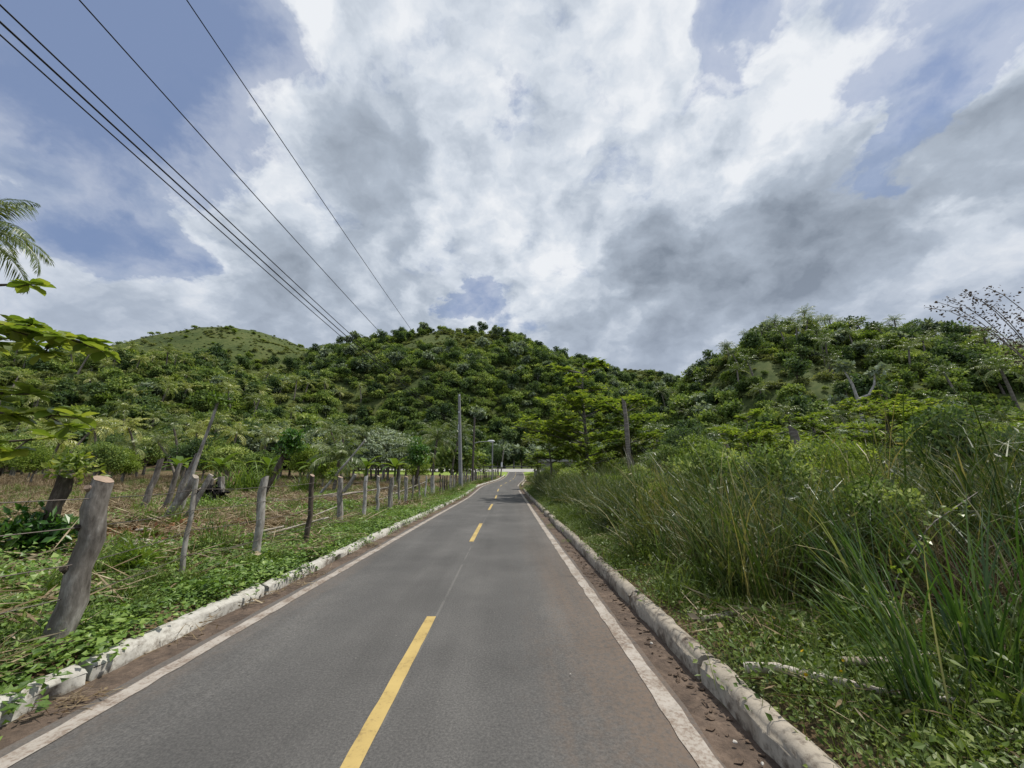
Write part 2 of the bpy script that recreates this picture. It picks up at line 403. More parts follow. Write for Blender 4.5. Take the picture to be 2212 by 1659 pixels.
def mat_ground():
    m, nt, b, out = newmat('ground_soil_and_grass')
    g = node(nt, 'ShaderNodeNewGeometry'); P = g.outputs['Position']
    s = node(nt, 'ShaderNodeSeparateXYZ', ins={0: P})
    n1 = noise(nt, P, 0.35, 6, 0.65); n2 = noise(nt, P, 2.6, 6, 0.65); n3 = noise(nt, P, 14.0, 5, 0.7)
    straw = ramp(nt, math_(nt, 'ADD', math_(nt, 'MULTIPLY', n2, .6), math_(nt, 'MULTIPLY', n3, .4)),
                 [(0.34, (.045, .028, .016)), (0.5, (.125, .088, .050)), (0.66, (.235, .185, .115))])
    green = ramp(nt, math_(nt, 'ADD', math_(nt, 'MULTIPLY', n2, .5), math_(nt, 'MULTIPLY', n3, .5)),
                 [(0.36, (.020, .030, .010)), (0.52, (.055, .080, .022)), (0.68, (.105, .125, .04))])
    near = mixc(nt, mrange(nt, n1, 0.47, 0.60), straw, green)
    nh1 = noise(nt, P, 0.06, 6, 0.6); nh2 = noise(nt, P, 0.5, 5, 0.7)
    hill = ramp(nt, math_(nt, 'ADD', math_(nt, 'MULTIPLY', nh1, .45), math_(nt, 'MULTIPLY', nh2, .55)),
                [(0.34, (.030, .044, .014)), (0.46, (.058, .080, .024)), (0.56, (.086, .104, .034)), (0.7, (.125, .125, .050))])
    f = math_(nt, 'MAXIMUM', mrange(nt, s.outputs[2], 3.0, 9.0), mrange(nt, s.outputs[1], 112, 116))
    c = mixc(nt, f, near, hill)
    # mown bright grass beside the junction
    lawn = math_(nt, 'MULTIPLY', math_(nt, 'MULTIPLY', mrange(nt, s.outputs[1], 82, 86), mrange(nt, s.outputs[1], 107, 105)),
                 math_(nt, 'MULTIPLY', mrange(nt, s.outputs[0], -40, -34), mrange(nt, s.outputs[0], 30, 24)))
    c = mixc(nt, lawn, c, (.20, .27, .06))
    rs = mrange(nt, s.outputs[0], 1.9, 2.6)
    c = mixc(nt, math_(nt, 'MULTIPLY', math_(nt, 'MULTIPLY', rs, mrange(nt, s.outputs[1], 40, 30)), 0.75), c, (.034, .030, .015))
    nt.links.new(c, b.inputs['Base Color']); b.inputs['Roughness'].default_value = 0.95
    b.inputs['Specular IOR Level'].default_value = 0.15
    bump(nt, b, math_(nt, 'ADD', n2, math_(nt, 'MULTIPLY', n3, .5)), 0.6, 0.05)
    return m

def build_ground():
    def axis(lim, near, step, grow):
        v = [0.0]; s = step
        while v[-1] < lim:
            v.append(v[-1] + s)
            if v[-1] > near: s *= grow
        return np.array(v)
    xp = axis(900, 9, 0.33, 1.05)
    xs = np.concatenate([-xp[::-1][:-1], xp]) - 1.0
    yp = axis(900, 20, 0.8, 1.024)
    ys = np.concatenate([np.array([-60, -40, -25, -16, -10, -6, -3, -1.5]), yp])
    X, Y = np.meshgrid(xs, ys)
    Z = ground_z(X, Y)
    nx, ny = len(xs), len(ys)
    i = np.arange(ny - 1)[:, None] * nx + np.arange(nx - 1)[None]
    F = np.stack([i, i + 1, i + nx + 1, i + nx], -1).reshape(-1, 4)
    b = Buf().add(np.stack([X, Y, Z], -1), F)
    o = link('ground', b.mesh('ground', mat_ground(), True))
    tag(o, 'soil and grass of the valley and the green hills', None, None, 'structure')
build_ground()

# ------------------------------------------------------------------ the road
def mat_road():
    m, nt, b, out = newmat('asphalt')
    at = node(nt, 'ShaderNodeAttribute', attribute_name='tint')     # metres from the centre line
    g = node(nt, 'ShaderNodeNewGeometry'); P = g.outputs['Position']
    lat = at.outputs['Fac']
    n1 = noise(nt, P, 0.6, 5, 0.6)
    st = vmath(nt, 'MULTIPLY', P, (2.2, 0.16, 1)).outputs[0]
    n2 = noise(nt, st, 1.0, 6, 0.6)
    fine = noise(nt, P, 60, 5, 0.8)
    base = ramp(nt, math_(nt, 'ADD', math_(nt, 'MULTIPLY', n1, .55), math_(nt, 'MULTIPLY', n2, .45)),
                [(0.36, (.062, .060, .057)), (0.5, (.084, .081, .077)), (0.64, (.110, .106, .100))])
    base = mixc(nt, 1.0, base, ramp(nt, fine, [(0.28, (.45, .45, .45)), (0.5, (1, 1, 1)), (0.74, (1.8, 1.77, 1.73))]), 'MULTIPLY')
    vor = node(nt, 'ShaderNodeTexVoronoi'); nt.links.new(P, vor.inputs['Vector']); vor.inputs['Scale'].default_value = 9
    sp = math_(nt, 'MULTIPLY', mrange(nt, vor.outputs['Distance'], 0.075, 0.035), mrange(nt, noise(nt, P, 3.3, 2), .58, .66))
    base = mixc(nt, math_(nt, 'MULTIPLY', sp, .6), base, (.30, .28, .25))
    # brown dust washed in from both verges
    dn = math_(nt, 'ADD', math_(nt, 'MULTIPLY', noise(nt, st, 1.6, 5, .6), 0.9), math_(nt, 'MULTIPLY', noise(nt, P, 7.0, 7, .72), 0.55))
    rr = math_(nt, 'ADD', lat, math_(nt, 'MULTIPLY', math_(nt, 'SUBTRACT', dn, 0.72), 1.6))
    dr = mrange(nt, rr, 0.85, 2.0)
    dl = mrange(nt, rr, -1.35, -2.15)
    sepy = node(nt, 'ShaderNodeSeparateXYZ', ins={0: P}).outputs[1]
    dr = math_(nt, 'MULTIPLY', dr, mrange(nt, sepy, 13, 2.5, .15, .80)); dl = math_(nt, 'MULTIPLY', dl, mrange(nt, sepy, 14, 4, .25, .60))
    mot = mrange(nt, noise(nt, P, 24, 5, .7), .34, .62, .35, 1.0)
    dr = math_(nt, 'MULTIPLY', dr, mot); dl = math_(nt, 'MULTIPLY', dl, mot)
    base = mixc(nt, dr, base, (.150, .108, .078))
    base = mixc(nt, dl, base, (.135, .105, .082))
    tr_ = mrange(nt, math_(nt, 'ABSOLUTE', math_(nt, 'SUBTRACT', math_(nt, 'ABSOLUTE', lat), 0.88)), 0.42, 0.05)
    base = mixc(nt, math_(nt, 'MULTIPLY', math_(nt, 'MULTIPLY', tr_, mrange(nt, n2, .35, .65)), .35), base, (.052, .051, .050))
    # the paving seam
    sm = mrange(nt, math_(nt, 'ABSOLUTE', math_(nt, 'ADD', lat, -0.05)), 0.022, 0.006, 0, .28)
    base = mixc(nt, math_(nt, 'MULTIPLY', sm, mrange(nt, noise(nt, P, 2.0, 4), .4, .55)), base, (.22, .21, .19))
    nt.links.new(base, b.inputs['Base Color']); b.inputs['Roughness'].default_value = 0.82
    b.inputs['Specular IOR Level'].default_value = 0.35
    bump(nt, b, math_(nt, 'ADD', fine, math_(nt, 'MULTIPLY', noise(nt, P, 26, 3), .6)), 0.55, 0.006)
    return m

def mat_paint(name, c, wear=0.42, dirt=(.20, .15, .115)):
    m, nt, b, out = newmat(name)
    g = node(nt, 'ShaderNodeNewGeometry'); P = g.outputs['Position']
    n1 = noise(nt, P, 38, 5, 0.7); n2 = noise(nt, P, 3.5, 5, 0.6)
    f = math_(nt, 'ADD', math_(nt, 'MULTIPLY', n1, .55), math_(nt, 'MULTIPLY', n2, .45))
    cc = mixc(nt, mrange(nt, f, wear - .06, wear + .10), dirt, c)
    cc = mixc(nt, 1.0, cc, ramp(nt, n2, [(.3, (.78, .76, .72)), (.7, (1.05, 1.05, 1.05))]), 'MULTIPLY')
    nt.links.new(cc, b.inputs['Base Color']); b.inputs['Roughness'].default_value = 0.7
    bump(nt, b, n1, 0.3, 0.004)
    return m
M['yellow_paint'] = mat_paint('yellow_paint', (.45, .33, .115), 0.39, (.24, .17, .07))
M['white_paint'] = mat_paint('white_paint', (.36, .325, .285), 0.45)

def strip(buf, y0, y1, a, bb, dz, step=0.5, tintlat=False, edge=0.0, r=rng):
    """a band that follows the road between lateral offsets a and bb"""
    ys = np.linspace(y0, y1, max(2, int((y1 - y0) / step) + 1))
    lats = np.linspace(a, bb, max(2, int(abs(bb - a) / 0.28) + 1))
    X = road_x(ys)[:, None] + lats[None]; Y = np.repeat(ys[:, None], len(lats), 1)
    if edge:
        X[:, 0] += r.normal(0, edge, len(ys)); X[:, -1] += r.normal(0, edge, len(ys))
    crown = -0.012 * (lats / 2.0) ** 2
    Z = road_z(ys)[:, None] + crown[None] + dz
    n = len(lats); i = np.arange(len(ys) - 1)[:, None] * n + np.arange(n - 1)[None]
    F = np.stack([i, i + 1, i + n + 1, i + n], -1).reshape(-1, 4)
    T = np.repeat(lats[None], len(ys), 0).ravel() if tintlat else 0.5
    buf.add(np.stack([X, Y, Z], -1), F, T)
    return buf

road = link('road', strip(Buf(), -14, 107.5, -2.03, 2.02, 0.0, 0.5, True, edge=0.012).mesh('road', mat_road(), True))
tag(road, 'narrow grey asphalt road with brown dust along its edges', None, None, 'structure')
for k in range(13):
    y0 = 1.2 + 8.28 * k - 8.28 * 0
    y1 = y0 + 3.45
    if y1 > 105: break
    link('centre_dash', strip(Buf(), y0, y1, -0.052, 0.052, 0.005, 0.12, edge=0.002).mesh('centre_dash', M['yellow_paint']), road)
link('edge_line', strip(Buf(), -14, 106, -HW - 0.065, -HW + 0.065, 0.005, 0.15, edge=0.005).mesh('edge_line', M['white_paint']), road)
link('edge_line', strip(Buf(), -14, 36.5, HW - 0.035, HW + 0.095, 0.005, 0.15, edge=0.006).mesh('edge_line', M['white_paint']), road)
link('edge_line', strip(Buf(), 43, 106, HW - 0.035, HW + 0.095, 0.005, 0.15, edge=0.006).mesh('edge_line', M['white_paint']), road)

# crossing road at the far end, its guard rail
b = Buf()
xs = np.linspace(-240, 240, 97); ys_ = np.array([107.3, 110, 113.2])
X, Y = np.meshgrid(xs, ys_); Z = 2.32 + (Y - 107.3) * .15
i = np.arange(2)[:, None] * 97 + np.arange(96)[None]
b.add(np.stack([X, Y, Z], -1), np.stack([i, i + 1, i + 98, i + 97], -1).reshape(-1, 4))
tag(link('crossing_road', b.mesh('crossing_road', plain('worn_pale_asphalt', (.34, .33, .31), .9, .15, .6))), 'pale crossing road at the far end of the lane', None, None, 'structure')
gr = thing('guard_rail', 'dark steel guard rail beyond the crossing road at the lane end', 'guard rail', (0, 114.2, 3.05))
b = Buf()
prof = np.array([(0, .42), (-.07, .48), (0, .56), (-.07, .64), (0, .72)]) + np.array([0, .18])
xs = np.array([-48.0, 36.0])
V = np.array([[(x, p[0], p[1]) for p in prof] for x in xs])
i = np.arange(4); F = np.stack([i, i + 1, i + 6, i + 5], -1)
b.add(V, F); b.add(V + np.array([0, .012, 0]), F[:, ::-1])
link('rail', b.mesh('rail', M['dark']), gr)
pm = box(Buf(), -.05, .05, .02, .14, -.1, .92).mesh('post', M['dark'])
for k in range(22): link('post', pm, gr, (-47.5 + 4 * k, 0, 0))

# ------------------------------------------------------------------ verge of dried mud inside the right kerb
def mat_mud():
    m, nt, b, out = newmat('verge_mud')
    g = node(nt, 'ShaderNodeNewGeometry'); P = g.outputs['Position']
    n1 = noise(nt, P, 1.6, 6, .65); n2 = noise(nt, P, 18, 5, .7)
    c = ramp(nt, math_(nt, 'ADD', math_(nt, 'MULTIPLY', n1, .6), math_(nt, 'MULTIPLY', n2, .4)), [(.36, (.034, .024, .017)), (.5, (.100, .070, .050)), (.64, (.17, .122, .088))])
    nt.links.new(c, b.inputs['Base Color']); b.inputs['Roughness'].default_value = .95
    bump(nt, b, math_(nt, 'ADD', n1, n2), .9, .03)
    return m
MUD = mat_mud()
vr = link('verge_right', strip(Buf(), -8, 36, 1.98, 2.33, -0.006, 0.25).mesh('verge_right', MUD)); tag(vr, 'strip of cracked brown mud between road and right kerb', kind='structure')
vl = link('verge_left', strip(Buf(), -8, 70, -2.44, -1.98, -0.006, 0.25).mesh('verge_left', MUD)); tag(vl, 'strip of dark soil between road and left kerb', kind='structure')
fm = []
for k in range(6):
    n = 6; th = np.sort(rng.uniform(0, 6.28, n)); rad = rng.uniform(.6, 1.0, n)
    top = np.stack([np.cos(th) * rad, np.sin(th) * rad * .6, rng.uniform(.1, .3, n)], -1)
    bot = top * np.array([.92, .92, 0]); c = np.array([[0, 0, .06]])
    j = np.arange(n); kx = (j + 1) % n
    fm.append(Buf().add(np.vstack([top, bot, c]), np.stack([j, kx, kx + n, j + n], -1)).add(np.vstack([top, c]), np.stack([j, kx, np.full(n, n)], -1)).mesh('mud_flake', M['mud']))
for k in range(230):
    y = 1.6 + 7.5 * rng.random() ** 1.6
    x = float(road_x(y)) + 2.02 + 0.25 * rng.beta(2.2, 1.6)
    link('mud_flake', fm[k % 6], vr, (x, y, -0.016), (rng.normal(0, .15), rng.normal(0, .15), rng.uniform(0, 6.28)), rng.uniform(.010, .042))

# ------------------------------------------------------------------ kerbs
def mat_kerb(name, clean, dirty, thr, painted=False):
    m, nt, b, out = newmat(name)
    g = node(nt, 'ShaderNodeNewGeometry'); P = g.outputs['Position']
    tc = node(nt, 'ShaderNodeTexCoord')
    hz = node(nt, 'ShaderNodeAttribute', attribute_name='tint').outputs['Fac']
    n1 = noise(nt, P, 2.4, 6, .65); n2 = noise(nt, P, 16, 6, .7)
    f = math_(nt, 'ADD', math_(nt, 'MULTIPLY', n1, .5), math_(nt, 'MULTIPLY', n2, .5))
    f2 = math_(nt, 'SUBTRACT', f, math_(nt, 'MULTIPLY', mrange(nt, hz, .55, 0.0), .16))
    c = mixc(nt, mrange(nt, f2, thr - .07, thr + .09), dirty, clean)
    c = mixc(nt, 1.0, c, ramp(nt, n2, [(.3, (.75, .74, .72)), (.6, (1.05, 1.05, 1.04))]), 'MULTIPLY')
    nt.links.new(c, b.inputs['Base Color']); b.inputs['Roughness'].default_value = .9
    bump(nt, b, f, .5, .02)
    return m
M['kerb_r'] = mat_kerb('kerb_concrete', (.33, .29, .235), (.125, .095, .07), .42)
M['kerb_l'] = mat_kerb('kerb_whitewash', (.43, .415, .375), (.19, .165, .135), .41)

def kerb_seg(y0, y1, lat, w, h, matname, rough, r):
    ny = max(3, int((y1 - y0) / 0.12) + 1)
    ys = np.linspace(y0, y1, ny)
    th = np.linspace(np.pi, 0, 7)
    prof = [(-w / 2, -0.12), (-w / 2, h * .55)] + [(math.cos(t) * w * .5 * .96, h * .6 + math.sin(t) * h * .4) for t in th] + [(w / 2, h * .55), (w / 2, -0.12)]
    prof = np.array(prof); n = len(prof)
    nz = np.cumsum(r.normal(0, rough * .5, ny)); nz -= np.linspace(nz[0], nz[-1], ny)
    V = np.zeros((ny, n, 3))
    V[..., 0] = (road_x(ys) + lat + nz)[:, None] + prof[None, :, 0] + r.normal(0, rough, (ny, n)) * .7
    V[..., 1] = ys[:, None] + r.normal(0, rough, (ny, n)) * .3
    V[..., 2] = road_z(ys)[:, None] + prof[None, :, 1] + r.normal(0, rough, (ny, n)) * (prof[None, :, 1] > 0)
    for e in (0, -1):                       # worn-down ends
        V[e, :, 2] -= np.clip(prof[:, 1], 0, 1) * .05
    V[0, :, 1] += .02 * r.random(n); V[-1, :, 1] -= .02 * r.random(n)
    T = np.repeat(np.clip(prof[:, 1] / h, 0, 1)[None], ny, 0).ravel()
    i = np.arange(ny - 1)[:, None] * n + np.arange(n - 1)[None]
    b = Buf().add(V, np.stack([i, i + 1, i + n + 1, i + n], -1).reshape(-1, 4), T)
    for e in (0, ny - 1):
        c = V[e]; cc = np.vstack([c, c.mean(0)]); j = np.arange(n - 1)
        b.add(cc, np.stack([j, j + 1, np.full(n - 1, n)], -1), .6)
    return b.mesh('kerb_segment', M[matname], True)
kr = link('kerb_right', None); tag(kr, 'rounded cream concrete kerb along the right side of the road', kind='structure')
kl = link('kerb_left', None); tag(kl, 'broken whitewashed concrete kerb along the left side of the road', kind='structure')
r = np.random.default_rng(11)
y = -2.0
while y < 36:
    L = r.uniform(1.5, 2.2) if y < 9 else r.uniform(.8, 1.5)
    link('kerb_segment', kerb_seg(y, y + L - .02, 2.37 + r.normal(0, .006), .17, .15 if y < 12 else .14, 'kerb_r', .0065, r), kr)
    y += L
    if y > 12 and r.random() < .12: y += .5
y = 43
while y < 60:
    link('kerb_segment', kerb_seg(y, y + 1.5, 2.37, .2, .15, 'kerb_r', .006, r), kr); y += 1.53
y = -1.0
while y < 88:
    L = r.uniform(1.3, 2.6) if y < 9 else r.uniform(.8, 2.2)
    link('kerb_segment', kerb_seg(y, y + L - .03, -2.39 - r.uniform(0, .03), .18, r.uniform(.10, .125), 'kerb_l', .007, r), kl)
    y += L
    if y > 9 and r.random() < .28: y += r.uniform(.2, .7)
# ------------------------------------------------------------------ plant building blocks
def unit(n, r):
    return nrm(r.normal(0, 1, (n, 3)))

def leaves(buf, pos, axis, nor, L, W, tint, slot=0, fold=0.12, curl=0.0):
    """folded leaves: base, two edges, tip and midrib point, two quads each"""
    axis = nrm(axis); side = nrm(np.cross(axis, nor)); up = np.cross(side, axis)
    L = np.broadcast_to(L, (len(pos),))[:, None]; W = np.broadcast_to(W, (len(pos),))[:, None]
    mid = pos + axis * L * .52
    tip = pos + axis * L - up * L * curl
    v = np.stack([pos, mid + side * W * .5 + up * W * fold, tip, mid - side * W * .5 + up * W * fold, mid], 1)
    k = np.arange(len(pos))[:, None] * 5
    F = np.concatenate([k + np.array([[0, 1, 2, 4]]), k + np.array([[0, 4, 2, 3]])])
    buf.add(v, F, np.repeat(tint, 5), slot)

def diamonds(buf, pos, axis, nor, L, W, tint, slot=0):
    axis = nrm(axis); side = nrm(np.cross(axis, nor))
    L = np.broadcast_to(L, (len(pos),))[:, None]; W = np.broadcast_to(W, (len(pos),))[:, None]
    mid = pos + axis * L * .5
    v = np.stack([pos, mid + side * W * .5, pos + axis * L, mid - side * W * .5], 1)
    buf.add(v, np.arange(len(pos))[:, None] * 4 + np.arange(4)[None], np.repeat(tint, 4), slot)

def lobed_crown(r, n, rx, rz, cz, nl, L, W, full=False, lobe=(.30, .50), flat=.75, lo=-.45):
    """leaf cards over many uneven lobes; returns Buf and lobe centres"""
    c = unit(nl, r) * (r.random((nl, 1)) ** .5)
    c[:, 2] = np.clip(c[:, 2], lo, 1)
    c = c * np.array([rx, rx, rz]) * .72 + np.array([0, 0, cz])
    rad = r.uniform(*lobe, nl) * rx
    per = r.multinomial(n, rad ** 2 / (rad ** 2).sum())
    b = Buf()
    for k in range(nl):
        m = per[k]
        if m < 2: continue
        d = unit(m, r); d[:, 2] = np.abs(d[:, 2]) * np.where(r.random(m) < .78, 1, -1)
        p = c[k] + d * rad[k] * np.array([1, 1, flat]) * r.uniform(.55, 1.06, (m, 1))
        ax = nrm(d * .5 + unit(m, r) * .8 + np.array([0, 0, -.15]))
        no = nrm(d + np.array([0, 0, .8]) + unit(m, r) * .5)
        t = np.clip(r.normal(.45, .16) + r.normal(0, .17, m), 0, 1)
        (leaves if full else diamonds)(b, p, ax, no, L * r.uniform(.6, 1.3, m), W * r.uniform(.6, 1.3, m), t)
    return b, c, rad

def limbs(r, h0, c, base_r, sides=6, bend=.15, n=None, tilt=(0, 0)):
    b = Buf()
    top = np.array([tilt[0], tilt[1], h0])
    pts = np.array([[0, 0, -.25], [tilt[0] * .3 + r.normal(0, bend * .3), tilt[1] * .3, h0 * .4], top])
    tube(b, pts, np.array([1.25, .95, .75]) * base_r, sides, wob=.05, r=r)
    for q in (c if n is None else c[:n]):
        m = (top * .6 + q * .4) + r.normal(0, bend, 3) * np.linalg.norm(q - top) * .5
        st = np.array([tilt[0], tilt[1], h0 * r.uniform(.7, .98)])
        tube(b, np.array([st, m, q]), np.array([.5, .32, .10]) * base_r, 5, cap=False, r=r)
    return b

PROTO = {}
def proto_tree(key, seed, leafmat, barkmat, n, rx, rz, h, nl, L, W, br, full=False, **kw):
    r = np.random.default_rng(seed)
    b, c, rad = lobed_crown(r, n, rx, rz, h + rz * .35, nl, L, W, full, **kw)
    tr = limbs(r, h * .8, c, br, n=min(len(c), 9))
    PROTO.setdefault(key, []).append((tr.mesh('trunk', M[barkmat], True), b.mesh('crown', M[leafmat])))

# hillside trees, a few thousand small faces each at most
for s in range(4): proto_tree('bush_mid', 20 + s, 'bush_mid', 'bark', 760, 2.3, 1.7, 1.5, 15, .55, .36, .12)
for s in range(3): proto_tree('bush_dark', 30 + s, 'bush_dark', 'bark_dark', 900, 2.4, 2.3, 2.4, 15, .52, .34, .16)
for s in range(3): proto_tree('bush_olive', 40 + s, 'bush_olive', 'bark', 560, 2.0, 1.15, .7, 13, .48, .26, .08)
for s in range(3): proto_tree('bush_light', 50 + s, 'bush_light', 'bark', 760, 2.1, 1.6, 1.6, 14, .50, .32, .10)
for s in range(3): proto_tree('silver', 60 + s, 'silver', 'bark_pale', 420, 2.6, 1.5, 3.0, 12, .85, .62, .12, lobe=(.22, .36))
# nearer trees with finer leaves
for s in range(3): proto_tree('near_mid', 70 + s, 'bush_mid', 'bark', 3800, 2.4, 2.0, 2.0, 26, .24, .12, .13, lobe=(.22, .42))
for s in range(2): proto_tree('near_dark', 80 + s, 'bush_dark', 'bark_dark', 4200, 2.4, 2.4, 2.4, 26, .23, .12, .15, lobe=(.22, .42))
for s in range(2): proto_tree('near_light', 90 + s, 'bush_light', 'bark', 3800, 2.2, 1.8, 1.7, 26, .22, .10, .10, lobe=(.2, .4))
for s in range(2): proto_tree('near_silver', 95 + s, 'silver', 'bark_pale', 2300, 2.5, 1.7, 2.6, 22, .32, .21, .10, lobe=(.2, .38))

def frond_geo(buf, r, az, e0, L, npair, wl, droop, tint, slot_leaf=0, slot_rib=1, hang=.35):
    """one pinnate frond: drooping midrib with two rows of leaflets"""
    n = 9; t = np.linspace(0, 1, n)
    ang = e0 - droop * t ** 1.4
    seg = L / (n - 1)
    h = np.concatenate([[0], np.cumsum(np.cos(ang[:-1]) * seg)]); z = np.concatenate([[0], np.cumsum(np.sin(ang[:-1]) * seg)])
    sw = r.normal(0, .10)
    d = np.array([math.cos(az), math.sin(az), 0]); s = np.array([-math.sin(az), math.cos(az), 0])
    P = h[:, None] * d + z[:, None] * np.array([0, 0, 1]) + (sw * L * t ** 2)[:, None] * s
    tube(buf, P, np.linspace(.030, .006, n) * L / 3, 4, cap=False, tint=np.clip(tint + .25, 0, 1), slot=slot_rib, r=r)
    u = np.linspace(.10, .995, npair)
    for sg in (-1, 1):
        uu = np.clip(u + r.normal(0, .006, npair), 0, 1)
        p = np.stack([np.interp(uu, t, P[:, k]) for k in range(3)], -1)
        a = np.interp(uu, t, ang)
        T = np.cos(a)[:, None] * d + np.sin(a)[:, None] * np.array([0, 0, 1])
        ll = wl * np.clip(np.sin(np.pi * (uu * .86 + .10)), .15, 1) ** .7 * r.uniform(.85, 1.1, npair)
        ax = nrm(T * (.45 + .6 * uu[:, None]) + sg * s * 1.0 + np.array([0, 0, -1]) * (hang * r.uniform(.5, 1.6, (npair, 1))) + r.normal(0, .08, (npair, 3)))
        no = nrm(np.cross(T, s * sg) * sg * -1 + r.normal(0, .2, (npair, 3)))
        mid = p + ax * ll[:, None] * .55
        tip = p + ax * ll[:, None] + np.array([0, 0, -1]) * (ll * .22 * r.uniform(.4, 1.8, npair))[:, None]
        wv = nrm(np.cross(ax, no)) * (wl * .055 + .012) * min(1.0, 22.0 / npair)
        v = np.stack([p, mid + wv, tip, mid - wv], 1)
        tt = np.repeat(np.clip(tint + r.normal(0, .08, npair), 0, 1), 4)
        buf.add(v, np.arange(npair)[:, None] * 4 + np.arange(4)[None], tt, slot_leaf)

def palm_fronds(r, nf, L, npair, wl, yellow=0.0):
    out = []
    for k in range(nf):
        f = k / (nf - 1)
        az = k * 2.399 + r.normal(0, .15)
        e0 = R(84 - 92 * f ** 1.1 + r.normal(0, 6))
        b = Buf()
        frond_geo(b, r, az, e0, L * r.uniform(.85, 1.08) * (.75 + .25 * min(1, f * 3)), npair, wl, R(55 + 45 * r.random() + 20 * f),
                  np.clip(.40 + .15 * r.normal() + yellow + (.30 if f > .88 else 0), 0, 1))
        out.append(b)
    return out

def palm_trunk(r, h, lean=(0, 0), rad=.13):
    t = np.linspace(0, 1, 9)
    P = np.stack([lean[0] * t ** 1.6, lean[1] * t ** 1.6, -.3 + (h + .3) * t], -1)
    b = tube(Buf(), P, rad * (1.35 - .45 * t ** .5), 9, wob=.03, r=r)
    return b, P[-1]

for s in range(4):          # crowns for the far palms: crown and trunk only
    r = np.random.default_rng(200 + s)
    h = (3.2, 4.5, 5.5, 2.2)[s]
    tb, top = palm_trunk(r, h, (r.normal(0, .5), r.normal(0, .5)), .15)
    cb = Buf()
    for f in palm_fronds(r, 17, 2.7, 13, .62): 
        for kk in f.f:
            pass
        cb.v += [v + top for v in f.v]; cb.t += f.t
        for kk in f.f:
            cb.f.setdefault(kk, []).extend([x + cb.n for x in f.f[kk]]); cb.m.setdefault(kk, []).extend(f.m[kk])
        cb.n += f.n
    tm = tb.mesh('trunk', M['palm_bark'], True)
    for key, mt in (('palm_green', 'palm_green'), ('palm_yellow', 'palm_yellow')):
        PROTO.setdefault(key, []).append((tm, cb.mesh('crown', [M[mt], M[mt]])))

def place(key, x, y, s, name, label, cat, group, rz=None, idx=None, r=rng, sz=None, z=None):
    tm, cm = PROTO[key][int(r.integers(len(PROTO[key]))) if idx is None else idx]
    sc = (s, s, s * (sz or 1.0))
    o = thing(name, label, cat, (x, y, gz(x, y) - .05 if z is None else z), r.uniform(0, 6.28) if rz is None else rz, group, sc)
    link('trunk', tm, o); link('crown', cm, o)
    return o

def scatter_mesh(name, meshobj_src, pts, rot, scl, label):
    """one 'stuff' object: a point cloud mesh that carries instances of a plant through geometry nodes"""
    me = bpy.data.meshes.new(name); n = len(pts)
    me.vertices.add(n); me.vertices.foreach_set('co', np.asarray(pts, np.float32).ravel())
    a = me.attributes.new('rot', 'FLOAT_VECTOR', 'POINT'); a.data.foreach_set('vector', np.asarray(rot, np.float32).ravel())
    a = me.attributes.new('scl', 'FLOAT_VECTOR', 'POINT'); a.data.foreach_set('vector', np.asarray(scl, np.float32).ravel())
    o = link(name, me)
    ng = bpy.data.node_groups.new(name, 'GeometryNodeTree')
    ng.interface.new_socket('Geometry', in_out='INPUT', socket_type='NodeSocketGeometry')
    ng.interface.new_socket('Geometry', in_out='OUTPUT', socket_type='NodeSocketGeometry')
    gi = ng.nodes.new('NodeGroupInput'); go = ng.nodes.new('NodeGroupOutput')
    ip = ng.nodes.new('GeometryNodeInstanceOnPoints')
    ng.links.new(gi.outputs[0], ip.inputs['Points'])
    oi = ng.nodes.new('GeometryNodeObjectInfo'); oi.inputs['Object'].default_value = meshobj_src
    oi.transform_space = 'ORIGINAL'; oi.inputs['As Instance'].default_value = True
    ng.links.new(oi.outputs['Geometry'], ip.inputs['Instance'])
    ar = ng.nodes.new('GeometryNodeInputNamedAttribute'); ar.data_type = 'FLOAT_VECTOR'; ar.inputs[0].default_value = 'rot'
    asx = ng.nodes.new('GeometryNodeInputNamedAttribute'); asx.data_type = 'FLOAT_VECTOR'; asx.inputs[0].default_value = 'scl'
    er = ng.nodes.new('FunctionNodeEulerToRotation')
    ng.links.new(ar.outputs['Attribute'], er.inputs[0]); ng.links.new(er.outputs[0], ip.inputs['Rotation'])
    ng.links.new(asx.outputs['Attribute'], ip.inputs['Scale'])
    ng.links.new(ip.outputs[0], go.inputs[0])
    md = o.modifiers.new('plants', 'NODES'); md.node_group = ng
    tag(o, label, None, None, 'stuff')
    return o

def on_hill(n, r, xr, yr, test, lim=1.6):
    """random spots on the ground inside a box where test(x, y, z, hillmask) holds and the view could reach"""
    out = []
    while sum(len(a) for a in out) < n:
        x = r.uniform(*xr, 4000); y = r.uniform(*yr, 4000)
        _, m = hill_z(x, y); z = ground_z(x, y)
        ok = test(x, y, z, m) & (np.abs(x) < lim * y + 8)
        out.append(np.stack([x, y, z], -1)[ok])
    return np.concatenate(out)[:n]

def facing(x, y):
    """how much the slope turns towards the camera, to skip the far sides of hills"""
    e = 2.0
    d = np.hypot(x, y); ux, uy = x / d, y / d
    z0 = ground_z(x, y) - 1.5; z1 = ground_z(x + ux * e, y + uy * e) - 1.5
    return z1 / (d + e) - z0 / d          # > 0: the ground behind shows above this spot

